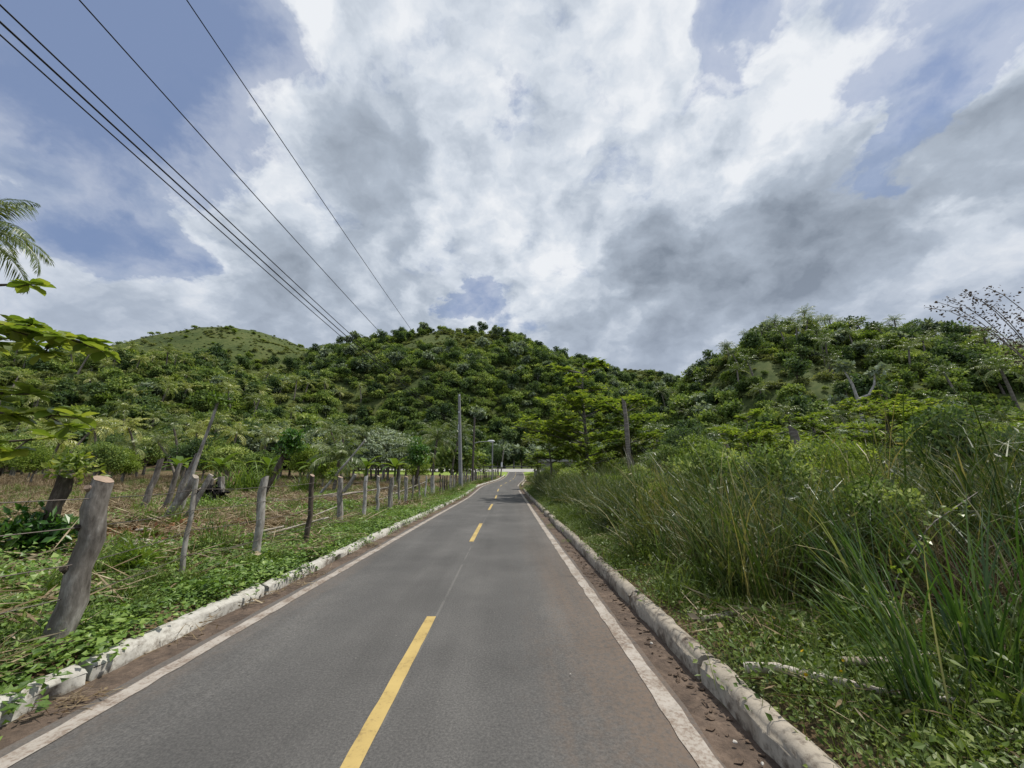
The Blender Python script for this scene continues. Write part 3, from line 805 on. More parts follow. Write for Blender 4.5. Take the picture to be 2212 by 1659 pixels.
# ------------------------------------------------------------------ the hillsides
hr = np.random.default_rng(42)
def grassy(x, y):          # the bare round hill and the brown saddle: grass with low scrub only
    g1 = np.exp(-(((x + 210) / 85) ** 2 + ((y - 272) / 75) ** 2))
    g2 = np.exp(-(((x + 122) / 42) ** 2 + ((y - 300) / 36) ** 2))
    g3 = np.exp(-(((x - 84) / 50) ** 2 + ((y - 300) / 36) ** 2)) * .8
    g4 = np.exp(-(((x + 400) / 70) ** 2 + ((y - 265) / 60) ** 2))
    g5 = np.exp(-(((x + 40) / 60) ** 2 + ((y - 228) / 26) ** 2)) * .62
    g6 = np.exp(-(((x - 78) / 16) ** 2 + ((y - 103) / 14) ** 2)) * .55
    return np.maximum.reduce([g1, g2, g3, g4, g5, g6])
def meadow(x, y):        # grassy openings between the thickets
    n = np.sin(.11 * x + 1.7 * np.sin(.05 * y)) + np.sin(.13 * y - .06 * x + 2) + .7 * np.sin(.23 * x + .19 * y) + .6 * np.sin(.31 * y - .27 * x + 1)
    return n > np.where((x > -110) & (x < 60) & (y > 165), .45, 1.15)
def grove(x, y, z): return (x < -62) & (x > -190) & (y < 175) & (z < 48)
WOOD = lambda x, y, z, m: (m > .12) & (facing(x, y) > -.0012) & (hr.random(len(x)) > grassy(x, y) * 1.9) & ((hr.random(len(x)) < .35) | ~grove(x, y, z)) & ((x < 40) | (hr.random(len(x)) < .6)) & (~meadow(x, y) | (hr.random(len(x)) < .18))

src = {}
def stuff_of(key, pts, smin, smax, name, label, zmul=(.8, 1.25), sink=.15):
    if key not in src: return
    n = len(pts)
    s = smin + (smax * 1.4 - smin) * hr.random(n) ** 1.8
    scl = np.stack([s, s, s * hr.uniform(*zmul, n)], -1)
    rot = np.stack([hr.normal(0, .06, n), hr.normal(0, .06, n), hr.uniform(0, 6.28, n)], -1)
    p = pts.copy(); p[:, 2] -= sink
    parts = src[key]; k = hr.integers(len(parts), size=n)
    for q, so in enumerate(parts):
        if (k == q).any(): scatter_mesh(name, so, p[k == q], rot[k == q], scl[k == q], label)

# single trees that stand out on the slopes: things with trunk and crown
ALL = {}
def where(x, y):
    if x > 40: return 'the upper right hill' if gz(x, y) > 28 else 'the lower right hill'
    if x > 0: return 'the slope right of the middle hill' if y > 150 else 'the valley right of the lane'
    if x > -75: return 'the crest of the middle hill' if gz(x, y) > 62 else ('the middle hill flank' if gz(x, y) > 25 else 'the foot of the middle hill')
    if x > -140: return 'the hollow left of the middle hill' if y > 175 else 'the near end of the left hillside'
    return 'the round bare hill' if y > 210 else 'the far end of the left hillside'
def size_word(s, a, b): return 'small' if s < a + (b - a) * .33 else ('large' if s > a + (b - a) * .67 else 'middle sized')
def hill_things(key, n, xr, yr, test, smin, smax, name, labels, cat, group, sz=None):
    pts = on_hill(n, hr, xr, yr, test)
    for i, (x, y, z) in enumerate(pts):
        s = hr.uniform(smin, smax)
        idx = int(hr.integers(len(PROTO[key])))
        lab = size_word(s, smin, smax) + ' ' + labels + ' ' + where(float(x), float(y))
        o = place(key, float(x), float(y), s, name, lab, cat, group, idx=idx, r=hr, sz=sz, z=float(z) - .1)
        ALL.setdefault(key, {}).setdefault(idx, o)

left_grove = lambda x, y, z, m: (m > .05) & (x < -62) & (x > -190) & (y < 175) & (z < 48) & (facing(x, y) > -.001)
hill_things('palm_yellow', 110, (-190, -60), (76, 172), left_grove, 1.25, 1.7, 'coconut_palm', 'yellowish coconut palm in the grove on', 'palm tree', 'palms of the hillside grove')
right_slope = lambda x, y, z, m: (m > .05) & (x > 40) & (y > 55) & (y < 150) & (facing(x, y) > -.002) & (x < 1.45 * y)
hill_things('palm_green', 95, (40, 190), (55, 150), right_slope, 1.2, 1.6, 'coconut_palm', 'green coconut palm on', 'palm tree', 'palms of the right hill')
hill_things('palm_green', 20, (-120, 35), (122, 165), lambda x, y, z, m: (m > .02) & (z < 22), .9, 1.2, 'coconut_palm', 'coconut palm below the woods at', 'palm tree', 'palms below the middle hill')
hill_things('bush_mid', 150, (-190, 170), (80, 250), lambda *a: WOOD(*a) & (a[1] < 215), .8, 1.6, 'hillside_tree', 'mid green rounded tree on', 'tree', 'mid green hillside trees')
hill_things('bush_dark', 110, (-200, 190), (80, 260), WOOD, .65, 1.5, 'hillside_tree', 'dark green rounded tree on', 'tree', 'dark hillside trees')
hill_things('bush_light', 80, (-190, 150), (80, 240), WOOD, .6, 1.4, 'hillside_tree', 'light yellow green tree on', 'tree', 'light hillside trees')
hill_things('silver', 50, (-120, 150), (100, 240), WOOD, .7, 1.3, 'silver_leaved_tree', 'silvery pale leaved tree on', 'tree', 'silver leaved hillside trees')
hill_things('bush_olive', 90, (-230, 110), (120, 290), lambda x, y, z, m: (m > .3) & (facing(x, y) > -.001) & (grassy(x, y) < .5), 1.0, 1.8, 'hillside_shrub', 'low olive green shrub on', 'shrub', 'olive hillside shrubs')
for key in ALL:
    src[key] = [next(c for c in o.children if c.name.startswith('crown')) for o in ALL[key].values()]
# the mass of the woods between them
P_ = on_hill(6000, hr, (-260, 200), (76, 300), WOOD); stuff_of('bush_mid', P_, .4, 1.15, 'woodland', 'mid green woodland covering the hillsides')
P_ = on_hill(1100, hr, (-260, 200), (76, 300), WOOD); stuff_of('bush_dark', P_, .4, 1.2, 'woodland', 'dark green woodland covering the hillsides')
P_ = on_hill(1300, hr, (-260, 200), (76, 300), WOOD); stuff_of('bush_light', P_, .35, 1.0, 'woodland', 'light green woodland covering the hillsides')
P_ = on_hill(4200, hr, (-440, 200), (90, 330), lambda x, y, z, m: (m > .3) & (facing(x, y) > -.0012) & (hr.random(len(x)) > grassy(x, y) * 1.6)); stuff_of('bush_olive', P_, .3, 1.0, 'scrub', 'olive scrub covering the hillsides')
P_ = on_hill(3200, hr, (-420, -90), (170, 330), lambda x, y, z, m: (grassy(x, y) > .25) & (facing(x, y) > -.0012)); stuff_of('bush_olive', P_, .10, .40, 'scrub', 'low scrub over the bare hill', zmul=(.35, .7))
P_ = on_hill(900, hr, (-90, 140), (80, 330), lambda x, y, z, m: (grassy(x, y) > .25) & (facing(x, y) > -.0012)); stuff_of('bush_olive', P_, .15, .75, 'scrub', 'low scrub over the bare patches', zmul=(.5, .9))
P_ = on_hill(5200, hr, (-200, 170), (80, 300), lambda x, y, z, m: (m > .2) & meadow(x, y) & (facing(x, y) > -.0012)); stuff_of('bush_olive', P_, .12, .55, 'scrub', 'low scrub over the grassy openings', zmul=(.4, .9))
P_ = on_hill(90, hr, (-300, -90), (190, 310), lambda x, y, z, m: (grassy(x, y) > .3) & (facing(x, y) > -.0012)); stuff_of('bush_light', P_, .3, .9, 'scrub', 'light bushes dotted over the bare hill', zmul=(.6, .9))
P_ = on_hill(160, hr, (-120, 160), (100, 260), WOOD); stuff_of('silver', P_, .8, 1.4, 'woodland', 'silvery woodland covering the hillsides')
# ------------------------------------------------------------------ woods at the foot of the hills and along the field
mr = np.random.default_rng(77)
def stand(key, lst, name, label, cat, group, smin=.9, smax=1.2, sz=None):
    for x, y in lst:
        s_ = mr.uniform(smin, smax)
        if y < 116:                          # keep clear of the lane
            d = x - float(road_x(y)); need = 2.6 + 2.3 * s_
            if abs(d) < need: x = float(road_x(y)) + math.copysign(need, d)
        lab = size_word(s_, smin, smax) + ' ' + label
        place(key, float(x), float(y), s_, name, lab, cat, group, r=mr, sz=sz)
def line(n, x0, y0, x1, y1, jx, jy):
    t = (np.arange(n) + mr.uniform(.1, .9, n)) / n
    return np.stack([x0 + (x1 - x0) * t + mr.normal(0, jx, n), y0 + (y1 - y0) * t + mr.normal(0, jy, n)], -1)

def full_palm(x, y, h, lean, L, nf, label, group, yellow=0.0, npair=30, rz=0.0, mat='palm_green', seed=None, wl=.62):
    r = np.random.default_rng(int(abs(x * 131 + y * 17)) if seed is None else seed)
    o = thing('coconut_palm', label, 'palm tree', (x, y, gz(x, y) - .05), rz, group)
    tb, top = palm_trunk(r, h, lean, .12)
    link('trunk', tb.mesh('trunk', M['palm_bark'], True), o)
    for f in palm_fronds(r, nf, L, npair, wl, yellow):
        link('frond', f.mesh('frond', [M[mat], M[mat]]), o, tuple(top))
    return o

# tree line behind the field on the left
PG = 'palms along the edge of the field'
ORD = 'first second third fourth fifth sixth seventh eighth ninth tenth eleventh twelfth thirteenth fourteenth fifteenth sixteenth seventeenth eighteenth nineteenth twentieth twenty-first twenty-second'.split()
for kk, ((x, y), h, ln) in enumerate(zip(sorted(line(22, -72, 46, -14, 48, 2, 4).tolist(), key=lambda p: p[0] / p[1]), mr.uniform(3.6, 6.8, 22), mr.normal(0, .9, (22, 2)))):
    full_palm(float(x), float(y), float(h), ln, mr.uniform(2.3, 3.0), 15, ORD[kk] + ' slender coconut palm from the left in the row behind the brown field', PG, mr.uniform(0, .25), npair=15, mat='palm_yellow' if mr.random() < .55 else 'palm_green')
stand('near_mid', line(20, -80, 52, -12, 56, 3, 4), 'field_tree', 'mid green tree in the row behind the brown field', 'tree', 'trees behind the field', .9, 1.5)
stand('near_dark', line(13, -80, 58, -16, 62, 4, 4), 'field_tree', 'dark green tree in the row behind the brown field', 'tree', 'dark trees behind the field', 1.0, 1.6)
stand('near_light', line(10, -60, 46, -13, 42, 3, 4), 'field_tree', 'bright green bushy tree at the edge of the brown field', 'tree', 'bright trees behind the field', .7, 1.1)
stand('near_silver', line(12, -36, 52, -14, 56, 2, 3), 'silver_leaved_tree', 'silvery leaved tree in the thicket behind the fence', 'tree', 'silver trees behind the fence', 1.0, 1.6)
stand('bush_mid', line(36, -120, 74, -16, 100, 6, 6), 'woodland_tree', 'rounded tree in the woods beyond the field row', 'tree', 'trees beyond the field', 1.2, 1.9)
stand('palm_yellow', line(16, -120, 74, -40, 90, 6, 6), 'coconut_palm', 'yellowish coconut palm in the woods beyond the field row', 'palm tree', 'palms beyond the field', 1.0, 1.5)
stand('bush_dark', line(18, -115, 80, -12, 100, 6, 5), 'woodland_tree', 'dark rounded tree in the woods beyond the field row', 'tree', 'dark trees beyond the field', 1.1, 1.7)
for x, y, s_, key, lb in ((-21, 33, .75, 'near_mid', 'mid green bushy tree left of the large cane clump'), (-17, 37, .8, 'near_light', 'light green bushy tree behind the large cane clump'), (-26, 36, .9, 'near_mid', 'broad mid green tree behind the left end of the clearing'),
        (-15, 41, .9, 'near_silver', 'silvery tree behind the low palm in the clearing'),
        (-31, 38, .9, 'near_dark', 'dark tree behind the bare slim trunk'), (-38, 36, .9, 'near_mid', 'mid green tree behind the leaning trunk group'), (-46, 38, .9, 'near_light', 'light green tree at the far side of the brown field')):
    place(key, x, y, s_, 'clearing_tree', lb, 'tree', 'trees round the clearing', r=mr)
for k, (x, y) in enumerate(((-19.5, 31.5), (-23, 31), (-13.2, 35.5), (-16.3, 32.5), (-28, 33), (-10, 33.5))):
    r = np.random.default_rng(480 + k); o = thing('banana_plant', ('banana plant behind the left side of the cane clump', 'leftmost tall banana plant of the clearing', 'banana plant behind the low palm', 'banana plant right behind the cane clump', 'banana plant far left behind the clearing', 'banana plant left of the dense leafy tree')[k], 'banana plant', (x, y, gz(x, y)))
    link('trunk', tube(Buf(), [(0, 0, -.1), (.05, 0, 1.0), (.1, 0, 1.9)], [.13, .11, .07], 8, r=r).mesh('trunk', M['fan'], True), o)
    for q in range(8):
        b = Buf(); a = q * 2.4; L_ = r.uniform(1.3, 2.0); t = np.linspace(0, 1, 7)
        ang = R(70 - 10 * q * .7) - t * R(75); hh = np.concatenate([[0], np.cumsum(np.cos(ang[:-1]) * L_ / 6)]); zz = np.concatenate([[0], np.cumsum(np.sin(ang[:-1]) * L_ / 6)])
        w_ = .26 * np.array([.15, .7, 1, 1, .9, .6, .05]); dv = np.array([math.cos(a), math.sin(a), 0]); sv = np.array([-dv[1], dv[0], 0])
        C_ = dv * hh[:, None] + np.array([0, 0, 1]) * (zz + 1.8)[:, None] + np.array([.1, 0, 0])
        V_ = np.stack([C_ - sv * w_[:, None] + np.array([0, 0, .07]), C_, C_ + sv * w_[:, None] + np.array([0, 0, .07])], 1)
        i_ = np.arange(6)[:, None] * 3 + np.arange(2)[None]
        b.add(V_, np.stack([i_, i_ + 1, i_ + 4, i_ + 3], -1).reshape(-1, 4), np.clip(r.normal(.45, .2), 0, 1)); link('leaf', b.mesh('leaf', M['fan'], True), o)
# beyond the crossing road
stand('near_dark', line(17, -52, 119, 42, 119, 2, 1.2), 'roadside_tree', 'dark tree close behind the guard rail', 'tree', 'trees behind the guard rail', 1.3, 1.9)
stand('bush_mid', line(22, -70, 124, 60, 124, 2, 3), 'roadside_tree', 'mid green tree rising behind the guard rail', 'tree', 'green trees behind the guard rail', 1.5, 2.2)
stand('silver', line(8, -20, 122, 20, 122, 3, 3), 'silver_leaved_tree', 'silvery leaved tree rising behind the guard rail', 'tree', 'silver trees behind the guard rail', 1.2, 1.8)
# right of the road
stand('near_mid', line(17, 9, 36, 66, 46, 3, 5), 'thicket_tree', 'mid green tree in the thicket beyond the tall grass', 'tree', 'thicket beyond the grass', .8, 1.25)
stand('near_light', line(10, 9, 27, 50, 34, 3, 4), 'thicket_tree', 'light feathery green tree in the thicket beyond the tall grass', 'tree', 'light thicket beyond the grass', .7, 1.05)
stand('near_dark', line(9, 12, 42, 75, 50, 3, 5), 'thicket_tree', 'dark green tree in the thicket beyond the tall grass', 'tree', 'dark thicket beyond the grass', .9, 1.3)
stand('near_silver', line(9, 6, 52, 60, 60, 3, 5), 'silver_leaved_tree', 'silvery leaved tree in the thicket beyond the tall grass', 'tree', 'silver thicket beyond the grass', .9, 1.3)
stand('palm_green', line(18, 12, 46, 90, 56, 4, 7), 'coconut_palm', 'low coconut palm in the thicket beyond the tall grass', 'palm tree', 'palms beyond the grass', .85, 1.25)
stand('palm_yellow', line(8, 14, 60, 75, 66, 4, 5), 'coconut_palm', 'yellowish coconut palm below the right hill', 'palm tree', 'yellow palms below the right hill', .9, 1.2)
stand('bush_mid', line(40, 5, 62, 95, 66, 4, 9), 'woodland_tree', 'rounded tree in the woods below the right hill', 'tree', 'trees below the right hill', .9, 1.6)
stand('bush_light', line(16, 8, 60, 80, 62, 4, 8), 'woodland_tree', 'light green tree in the woods below the right hill', 'tree', 'light trees below the right hill', .9, 1.5)
stand('bush_mid', line(16, 6, 84, 50, 100, 3, 8), 'woodland_tree', 'rounded tree in the valley woods right of the lane', 'tree', 'valley trees right of the lane', 1.0, 1.7)
stand('silver', line(12, 6, 80, 44, 104, 3, 8), 'silver_leaved_tree', 'silvery leaved tree in the valley woods right of the lane', 'tree', 'silver valley trees right of the lane', 1.0, 1.6)

for x, y, s_, lb in ((3.3, 38.6, .5, 'small bush in front of the grey building, nearest the lane'), (4.9, 40.2, .62, 'small bush before the middle of the grey building'), (6.4, 39, .6, 'small bush at the right end of the grey building'), (2.1, 41.5, .35, 'low yellowish bush at the bend of the lane')):
    place('near_light', x, y, s_, 'roadside_bush', lb, 'bush', 'bushes by the gateway', r=mr)
# palms that stand out
full_palm(-13.2, 29.5, 2.5, (.2, 0), 2.7, 22, 'low coconut palm with pale hanging fronds in the clearing', None)
full_palm(-9.3, 46, 5.2, (.4, 0), 3.7, 22, 'tall coconut palm with swept fronds behind the concrete pole', None)
full_palm(-7.6, 49, 5.9, (.9, 0), 3.6, 22, 'tall coconut palm between the concrete and the wooden pole', None, seed=5)
full_palm(-10.8, 43, 3.4, (.3, 0), 3.0, 18, 'shorter coconut palm left of the concrete pole', None, seed=9)
full_palm(-6.3, 54, 3.0, (.4, .2), 2.6, 15, 'short coconut palm below the street lamp arm', None, seed=12)
full_palm(-14.75, 9.0, 7.9, (.1, 0), 2.1, 20, 'tall coconut palm at the left edge, fronds against the sky', None, npair=70, seed=15, wl=.5)
full_palm(9.0, 30, 2.2, (.2, .1), 2.2, 16, 'small coconut palm right of the broken palm trunk', None, seed=21)
full_palm(16.5, 34, 3.0, (.2, .1), 2.4, 16, 'coconut palm above the grass, right of the bright feathery tree', None, seed=22)

# ------------------------------------------------------------------ almond trees in flat tiers
def almond_tree(x, y, h, tiers, leafL, label, seed, rad=.13, top=True):
    r = np.random.default_rng(seed)
    o = thing('almond_tree', label, 'tree', (x, y, gz(x, y) - .1), 0)
    tb = Buf(); lb = Buf()
    P = np.array([[0, 0, -.2], [.1, 0, h * .4], [-.05, .05, h * .75], [0.1, 0, h]])
    tube(tb, P, np.array([1.2, .9, .5, .15]) * rad, 8, wob=.03, r=r)
    for zt, rt, nb, a0 in tiers:
        for k in range(nb):
            az = a0 + k * 2 * np.pi / nb + r.normal(0, .45); L = rt * r.uniform(.45, 1.15); zt_ = zt + r.normal(0, .22)
            d = np.array([math.cos(az), math.sin(az), 0]); s = np.array([-d[1], d[0], 0])
            t = np.linspace(0, 1, 5)
            B = np.array([.02, 0, zt_]) + d * (L * t)[:, None] + np.array([0, 0, 1]) * (L * (.42 * t - .16 * t * t) * r.uniform(.3, 1.3))[:, None]
            tube(tb, B, np.linspace(.4, .1, 5) * rad, 5, cap=False, r=r)
            nt_ = max(8, int(L * 12))
            u = r.uniform(.25, 1.0, nt_)
            c = np.stack([np.interp(u, t, B[:, q]) for q in range(3)], -1) + s * (r.normal(0, .26, nt_) * L * (.35 + u * .65))[:, None] + np.array([0, 0, 1]) * r.normal(.06, .09, nt_)[:, None]
            for q in range(nt_):
                m = int(r.integers(7, 11)); a = r.uniform(0, 6.28) + np.arange(m) * 2 * np.pi / m
                ax = np.stack([np.cos(a), np.sin(a), r.uniform(-.15, .65, m)], -1)
                no = np.stack([-.3 * np.cos(a), -.3 * np.sin(a), np.ones(m)], -1)
                leaves(lb, np.repeat(c[q][None], m, 0), ax, no, leafL * r.uniform(.7, 1.15, m), leafL * .46, np.clip(r.normal(.5, .2, m), 0, .97), fold=.08, curl=.12)
    link('trunk', tb.mesh('trunk', M['bark'], True), o)
    link('crown', lb.mesh('crown', M['almond']), o)
    return o
almond_tree(4.9, 26, 9.2, [(8.5, 2.3, 3, .4), (7.2, 2.2, 3, .1), (5.9, 3.6, 4, .8), (5.3, 3.4, 4, .2), (4.2, 3.8, 5, .6), (3.4, 4.4, 6, .1), (2.5, 3.8, 6, .5)], .33, 'tall tiered almond tree beside the lane, right of the lamp', 301, .14)
almond_tree(24.5, 25, 5.9, [(5.8, 1.4, 5, 0), (5.0, 3.0, 6, .4), (4.0, 4.0, 7, .1), (3.0, 4.2, 7, .6), (2.0, 3.4, 6, 0)], .33, 'wide yellow green almond tree in tiers below the right hill', 302, .13)
almond_tree(17.2, 22, 4.6, [(4.5, 1.0, 5, 0), (3.8, 2.2, 6, .4), (3.0, 2.8, 6, .1), (2.2, 2.4, 6, .6)], .25, 'low almond tree beyond the middle of the tall grass', 303, .11)
almond_tree(27.5, 20, 4.2, [(4.1, 1.0, 5, 0), (3.4, 2.4, 6, .4), (2.6, 3.0, 6, .1), (1.8, 2.4, 6, .6)], .25, 'low spreading almond tree towards the right edge behind the reeds', 304, .11)
almond_tree(2.5, 37.5, 3.1, [(3.0, .8, 5, 0), (2.5, 1.5, 6, .4), (2.0, 1.7, 6, .1)], .22, 'small round crowned almond tree by the gateway post', 305, .07)
almond_tree(-5.4, 57, 3.6, [(3.5, 1.2, 5, 0), (2.9, 2.2, 6, .4), (2.2, 2.6, 6, .1), (1.5, 2.4, 6, .1)], .26, 'bright tiered almond tree behind the far fence', 306, .09)
almond_tree(7.6, 25, 5.6, [(5.4, 1.6, 4, 0), (4.6, 2.6, 5, .4), (3.7, 3.0, 6, .1), (2.8, 3.0, 6, .6)], .32, 'bright almond tree right of the tall tiered one', 309, .10)
almond_tree(2.9, 30, 5.0, [(4.8, 1.5, 4, 0), (4.0, 2.2, 5, .4), (3.2, 2.5, 6, .1), (2.4, 2.3, 6, .6)], .32, 'bright almond tree leaning over the lane left of the tall tiered one', 310, .09)
almond_tree(12.2, 20, 4.3, [(4.2, 1.3, 4, 0), (3.5, 2.2, 5, .4), (2.7, 2.6, 6, .1), (2.0, 2.4, 6, .6)], .3, 'bright low almond tree right of the tall broken palm trunk', 311, .09)
almond_tree(20.5, 17.5, 3.6, [(3.5, 1.2, 4, 0), (2.9, 2.2, 5, .4), (2.2, 2.4, 6, .1)], .28, 'low bright almond tree above the reeds on the right', 312, .09)
for x, y, s_, key, lb in ((9.5, 19, .55, 'near_light', 'bright bush right of the tall broken palm trunk'), (14, 17, .6, 'near_light', 'bright bush above the middle of the tall grass'), (17, 19, .62, 'near_mid', 'green bush between the low almond trees'), (23, 20, .6, 'near_light', 'bright bush below the wide almond tree'),
        (12, 25, .85, 'near_light', 'taller feathery bright tree behind the tall grass'), (5.9, 19.5, .42, 'near_mid', 'green bush at the foot of the tall broken palm trunk'), (16.8, 15, .5, 'near_mid', 'green bush among the reeds right of the palm stub'), (8.3, 15.5, .42, 'near_light', 'bright bush left of the short palm stub'), (27, 24, .8, 'near_mid', 'green tree right of the wide almond tree')):
    place(key, x, y, s_ * 1.15, 'thicket_bush', lb, 'bush', 'bushes behind the tall grass', r=mr)
almond_tree(3.3, 17.5, 1.9, [(1.8, .5, 4, 0), (1.4, .8, 5, .5)], .22, 'knee high almond sapling sticking out of the grass by the kerb', 307, .03)
almond_tree(-58, 30, 5.2, [(5.2, 1.4, 5, 0), (4.2, 2.8, 6, .4), (3.2, 3.2, 6, .1), (2.2, 3.0, 6, .1)], .26, 'almond tree at the far left edge of the brown field', 308, .12)

# the near branches that reach in from the left: leaves are single pieces
def near_almond():
    r = np.random.default_rng(310)
    o = thing('almond_tree', 'almond tree at the left edge, big glossy leaves and one red leaf', 'tree', (-6.0, 3.3, gz(-6, 3.3) - .1))
    B = Buf()
    tube(B, [(0, 0, -.2), (.05, .03, 1.5), (.0, .1, 3.2), (.1, .15, 5.2)], [.17, .14, .11, .04], 10, wob=.03, r=r)
    link('trunk', B.mesh('trunk', M['bark'], True), o)
    lm = []
    for k in range(4):
        n = 7; t = np.linspace(0, 1, n)
        w = np.array([.05, .22, .40, .53, .56, .40, .0]) * .5 * (1 + r.normal(0, .05))
        cz = -.16 * t ** 2 * (k - .5) * .6 + .05 * np.sin(t * 3 + k)
        v = []
        for sg in (-1, 0, 1):
            v.append(np.stack([t, sg * w, cz + abs(sg) * w * (.32 + .1 * k * .3) + .012 * np.sin(t * 22 + sg * k) * abs(sg)], -1))
        v = np.concatenate(v); i = np.arange(n - 1)
        F = np.concatenate([np.stack([i, i + 1, i + n + 1, i + n], -1), np.stack([i + n, i + n + 1, i + 2 * n + 1, i + 2 * n], -1)])
        for q, (mt, tt) in enumerate((('almond', .42), ('almond', .62), ('almond', .85), ('almond_red', .5))):
            lm.append(Buf().add(v, F, tt).mesh('leaf', M[mt], True))
    from mathutils import Euler, Matrix, Vector
    org = np.array([-6.0, 3.3, gz(-6, 3.3) - .1])
    def branch(p0, p1, nros, sagz, spread, red=None):
        p0 = np.array(p0) - org; p1 = np.array(p1) - org
        t = np.linspace(0, 1, 6); P = p0 + (p1 - p0) * t[:, None] + np.array([0, 0, 1]) * (sagz * np.sin(t * 3.14))[:, None]
        bb = Buf(); tube(bb, P, np.linspace(.028, .008, 6), 6, r=r)
        us = np.linspace(.30, 1.0, nros)
        cs = []
        for q, u in enumerate(us):
            c = np.array([np.interp(u, t, P[:, k]) for k in range(3)])
            off = np.array([r.normal(0, .04), r.normal(0, spread), r.normal(0, spread * .5)]) * (0 if q == nros - 1 else 1)
            tube(bb, [c, c + off], [.009, .006], 5, cap=False, r=r); cs.append(c + off)
        bo = link('branch', bb.mesh('branch', M['bark_dark'], True), o)
        dirn = nrm(P[-1] - P[-2])
        for q, c in enumerate(cs):
            m = int(r.integers(10, 13)); a0 = r.uniform(0, 6.28)
            for k in range(m):
                a = a0 + k * 2 * np.pi / m
                el = r.uniform(-.35, .55)
                ax = nrm(np.array([math.cos(a) * math.cos(el), math.sin(a) * math.cos(el), math.sin(el)]) + dirn * .25)
                up = nrm(np.array([-.4 * ax[0], -.4 * ax[1], 1]) + r.normal(0, .22, 3))
                side = nrm(np.cross(up, ax)); up = np.cross(ax, side)
                L = r.uniform(.12, .20)
                mt = Matrix(((ax[0], side[0], up[0]), (ax[1], side[1], up[1]), (ax[2], side[2], up[2])))
                lf = link('leaf', lm[int(r.integers(4)) * 4 + int(r.integers(3))], bo, tuple(c), mt.to_euler(), L)
        if red is not None:
            for off in red:
                mt = Matrix(((0, 1, 0), (.2, 0, 1), (-1, 0, .2)))
                lf = link('leaf', lm[3 + 4 * int(r.integers(4))], bo, tuple(P[3] + np.array(off)), mt.to_euler(), .19)
                lf['label'] = 'withered red leaf'
    branch((-5.95, 3.4, 2.60), (-4.02, 3.6, 2.68), 14, .28, .13, red=[(-.25, -.03, -.02)])
    branch((-5.95, 3.45, 2.85), (-4.60, 3.75, 2.80), 10, .10, .12)
    branch((-5.95, 3.4, 1.75), (-4.10, 3.6, 2.02), 11, .16, .13)
    branch((-5.95, 3.35, 2.0), (-4.55, 3.55, 2.24), 7, .08, .10, red=[(-.2, -.05, -.03)])
    branch((-5.95, 3.45, 1.5), (-4.65, 3.9, 1.86), 7, .06, .12)
    branch((-5.9, 3.5, 3.2), (-5.02, 3.65, 3.42), 2, .05, .04)
near_almond()

# ------------------------------------------------------------------ cut trunks and leafy stumps in the clearing
def stump(name, label, cat, x, y, top, r0, r1, mat='bark', cutmat='cut_pale', seed=0, mids=None, slant=.35, sides=10):
    r = np.random.default_rng(seed + 900)
    o = thing(name, label, cat, (x, y, gz(x, y)))
    end = np.array(top, float) - np.array([x, y, gz(x, y)])
    n = 7; t = np.linspace(0, 1, n)
    P = end * t[:, None] + np.array([0, 0, -.15]) * (1 - t)[:, None]
    P[1:-1] += r.normal(0, .018, (n - 2, 3)) * np.array([1, 1, 0])
    rad = r0 + (r1 - r0) * t + r.normal(0, .03, n) * r0
    b = Buf(); tube(b, P, rad, sides, cap=False, wob=.075, r=r)
    V = b.v[0].reshape(n, sides, 3)
    ring = V[-1].copy()
    ring[:, 2] += slant * ((ring[:, 0] - ring[:, 0].mean()) * r.choice([-1, 1]) + .3 * (ring[:, 1] - ring[:, 1].mean()))
    V[-1] = ring
    b.v[0] = V.reshape(-1, 3)
    link('bark', b.mesh('bark', M[mat], True), o)
    c = Buf(); jj = np.arange(sides)
    cen = ring.mean(0) + np.array([0, 0, r1 * .15])
    inner = ring * .985 + cen * .015 + np.array([0, 0, .004])
    c.add(np.vstack([inner, cen]), np.stack([jj, (jj + 1) % sides, np.full(sides, sides)], -1))
    link('cut_face', c.mesh('cut_face', M[cutmat]), o)
    return o

def leafy_part(o, key, cen, n, rx, rz, L, W, seed, mat, nl=14, full=True):
    r = np.random.default_rng(seed)
    b, c, rad = lobed_crown(r, n, rx, rz, 0, nl, L, W, full, lobe=(.25, .5), lo=-1)
    return link(key, b.mesh(key, M[mat]), o, cen)

for k, (lab, x, y, tx, tz, a_, b_) in enumerate([
        ('leaning cut trunk with mossy bark, leftmost of the group in the clearing', -13.96, 15.2, -13.7, 2.1, .12, .09),
        ('thin leaning cut trunk, second of the group in the clearing', -13.5, 15.6, -13.25, 1.95, .10, .08),
        ('tallest thick leaning cut trunk of the group in the clearing', -13.2, 15.6, -12.6, 2.35, .13, .10),
        ('short leaning cut trunk before the group in the clearing', -10.3, 11.9, -9.6, 1.45, .11, .09),
        ('dark thin leaning trunk at the right of the group', -9.9, 12.2, -9.35, 1.5, .09, .07)]):
    stump('cut_trunk', lab, 'tree trunk', x, y, (tx, y + .1, tz), a_, b_, 'bark', 'cut_pale', k)
o = stump('bare_palm_trunk', 'tall slim bare trunk leaning right over the clearing', 'tree trunk', -10.6, 12.8, (-10.1, 13.0, 4.0), .06, .04, 'bark', 'cut_pale', 20)
leafy_part(o, 'shoots', (.5, .2, 3.9), 160, .45, .35, .22, .08, 21, 'fan', 6)
o = stump('leafy_stump', 'thick stump wrapped in leafy shoots behind the nearest post', 'tree stump', -8.0, 7.0, (-7.9, 7.0, 1.5), .11, .10, 'bark_dark', 'cut_pale', 22)
leafy_part(o, 'shoots', (.05, -.15, .5), 700, .55, .55, .17, .085, 23, 'dark_leafy', 14)
leafy_part(o, 'shoots', (.25, 0, 1.55), 220, .42, .28, .13, .07, 24, 'almond', 8)
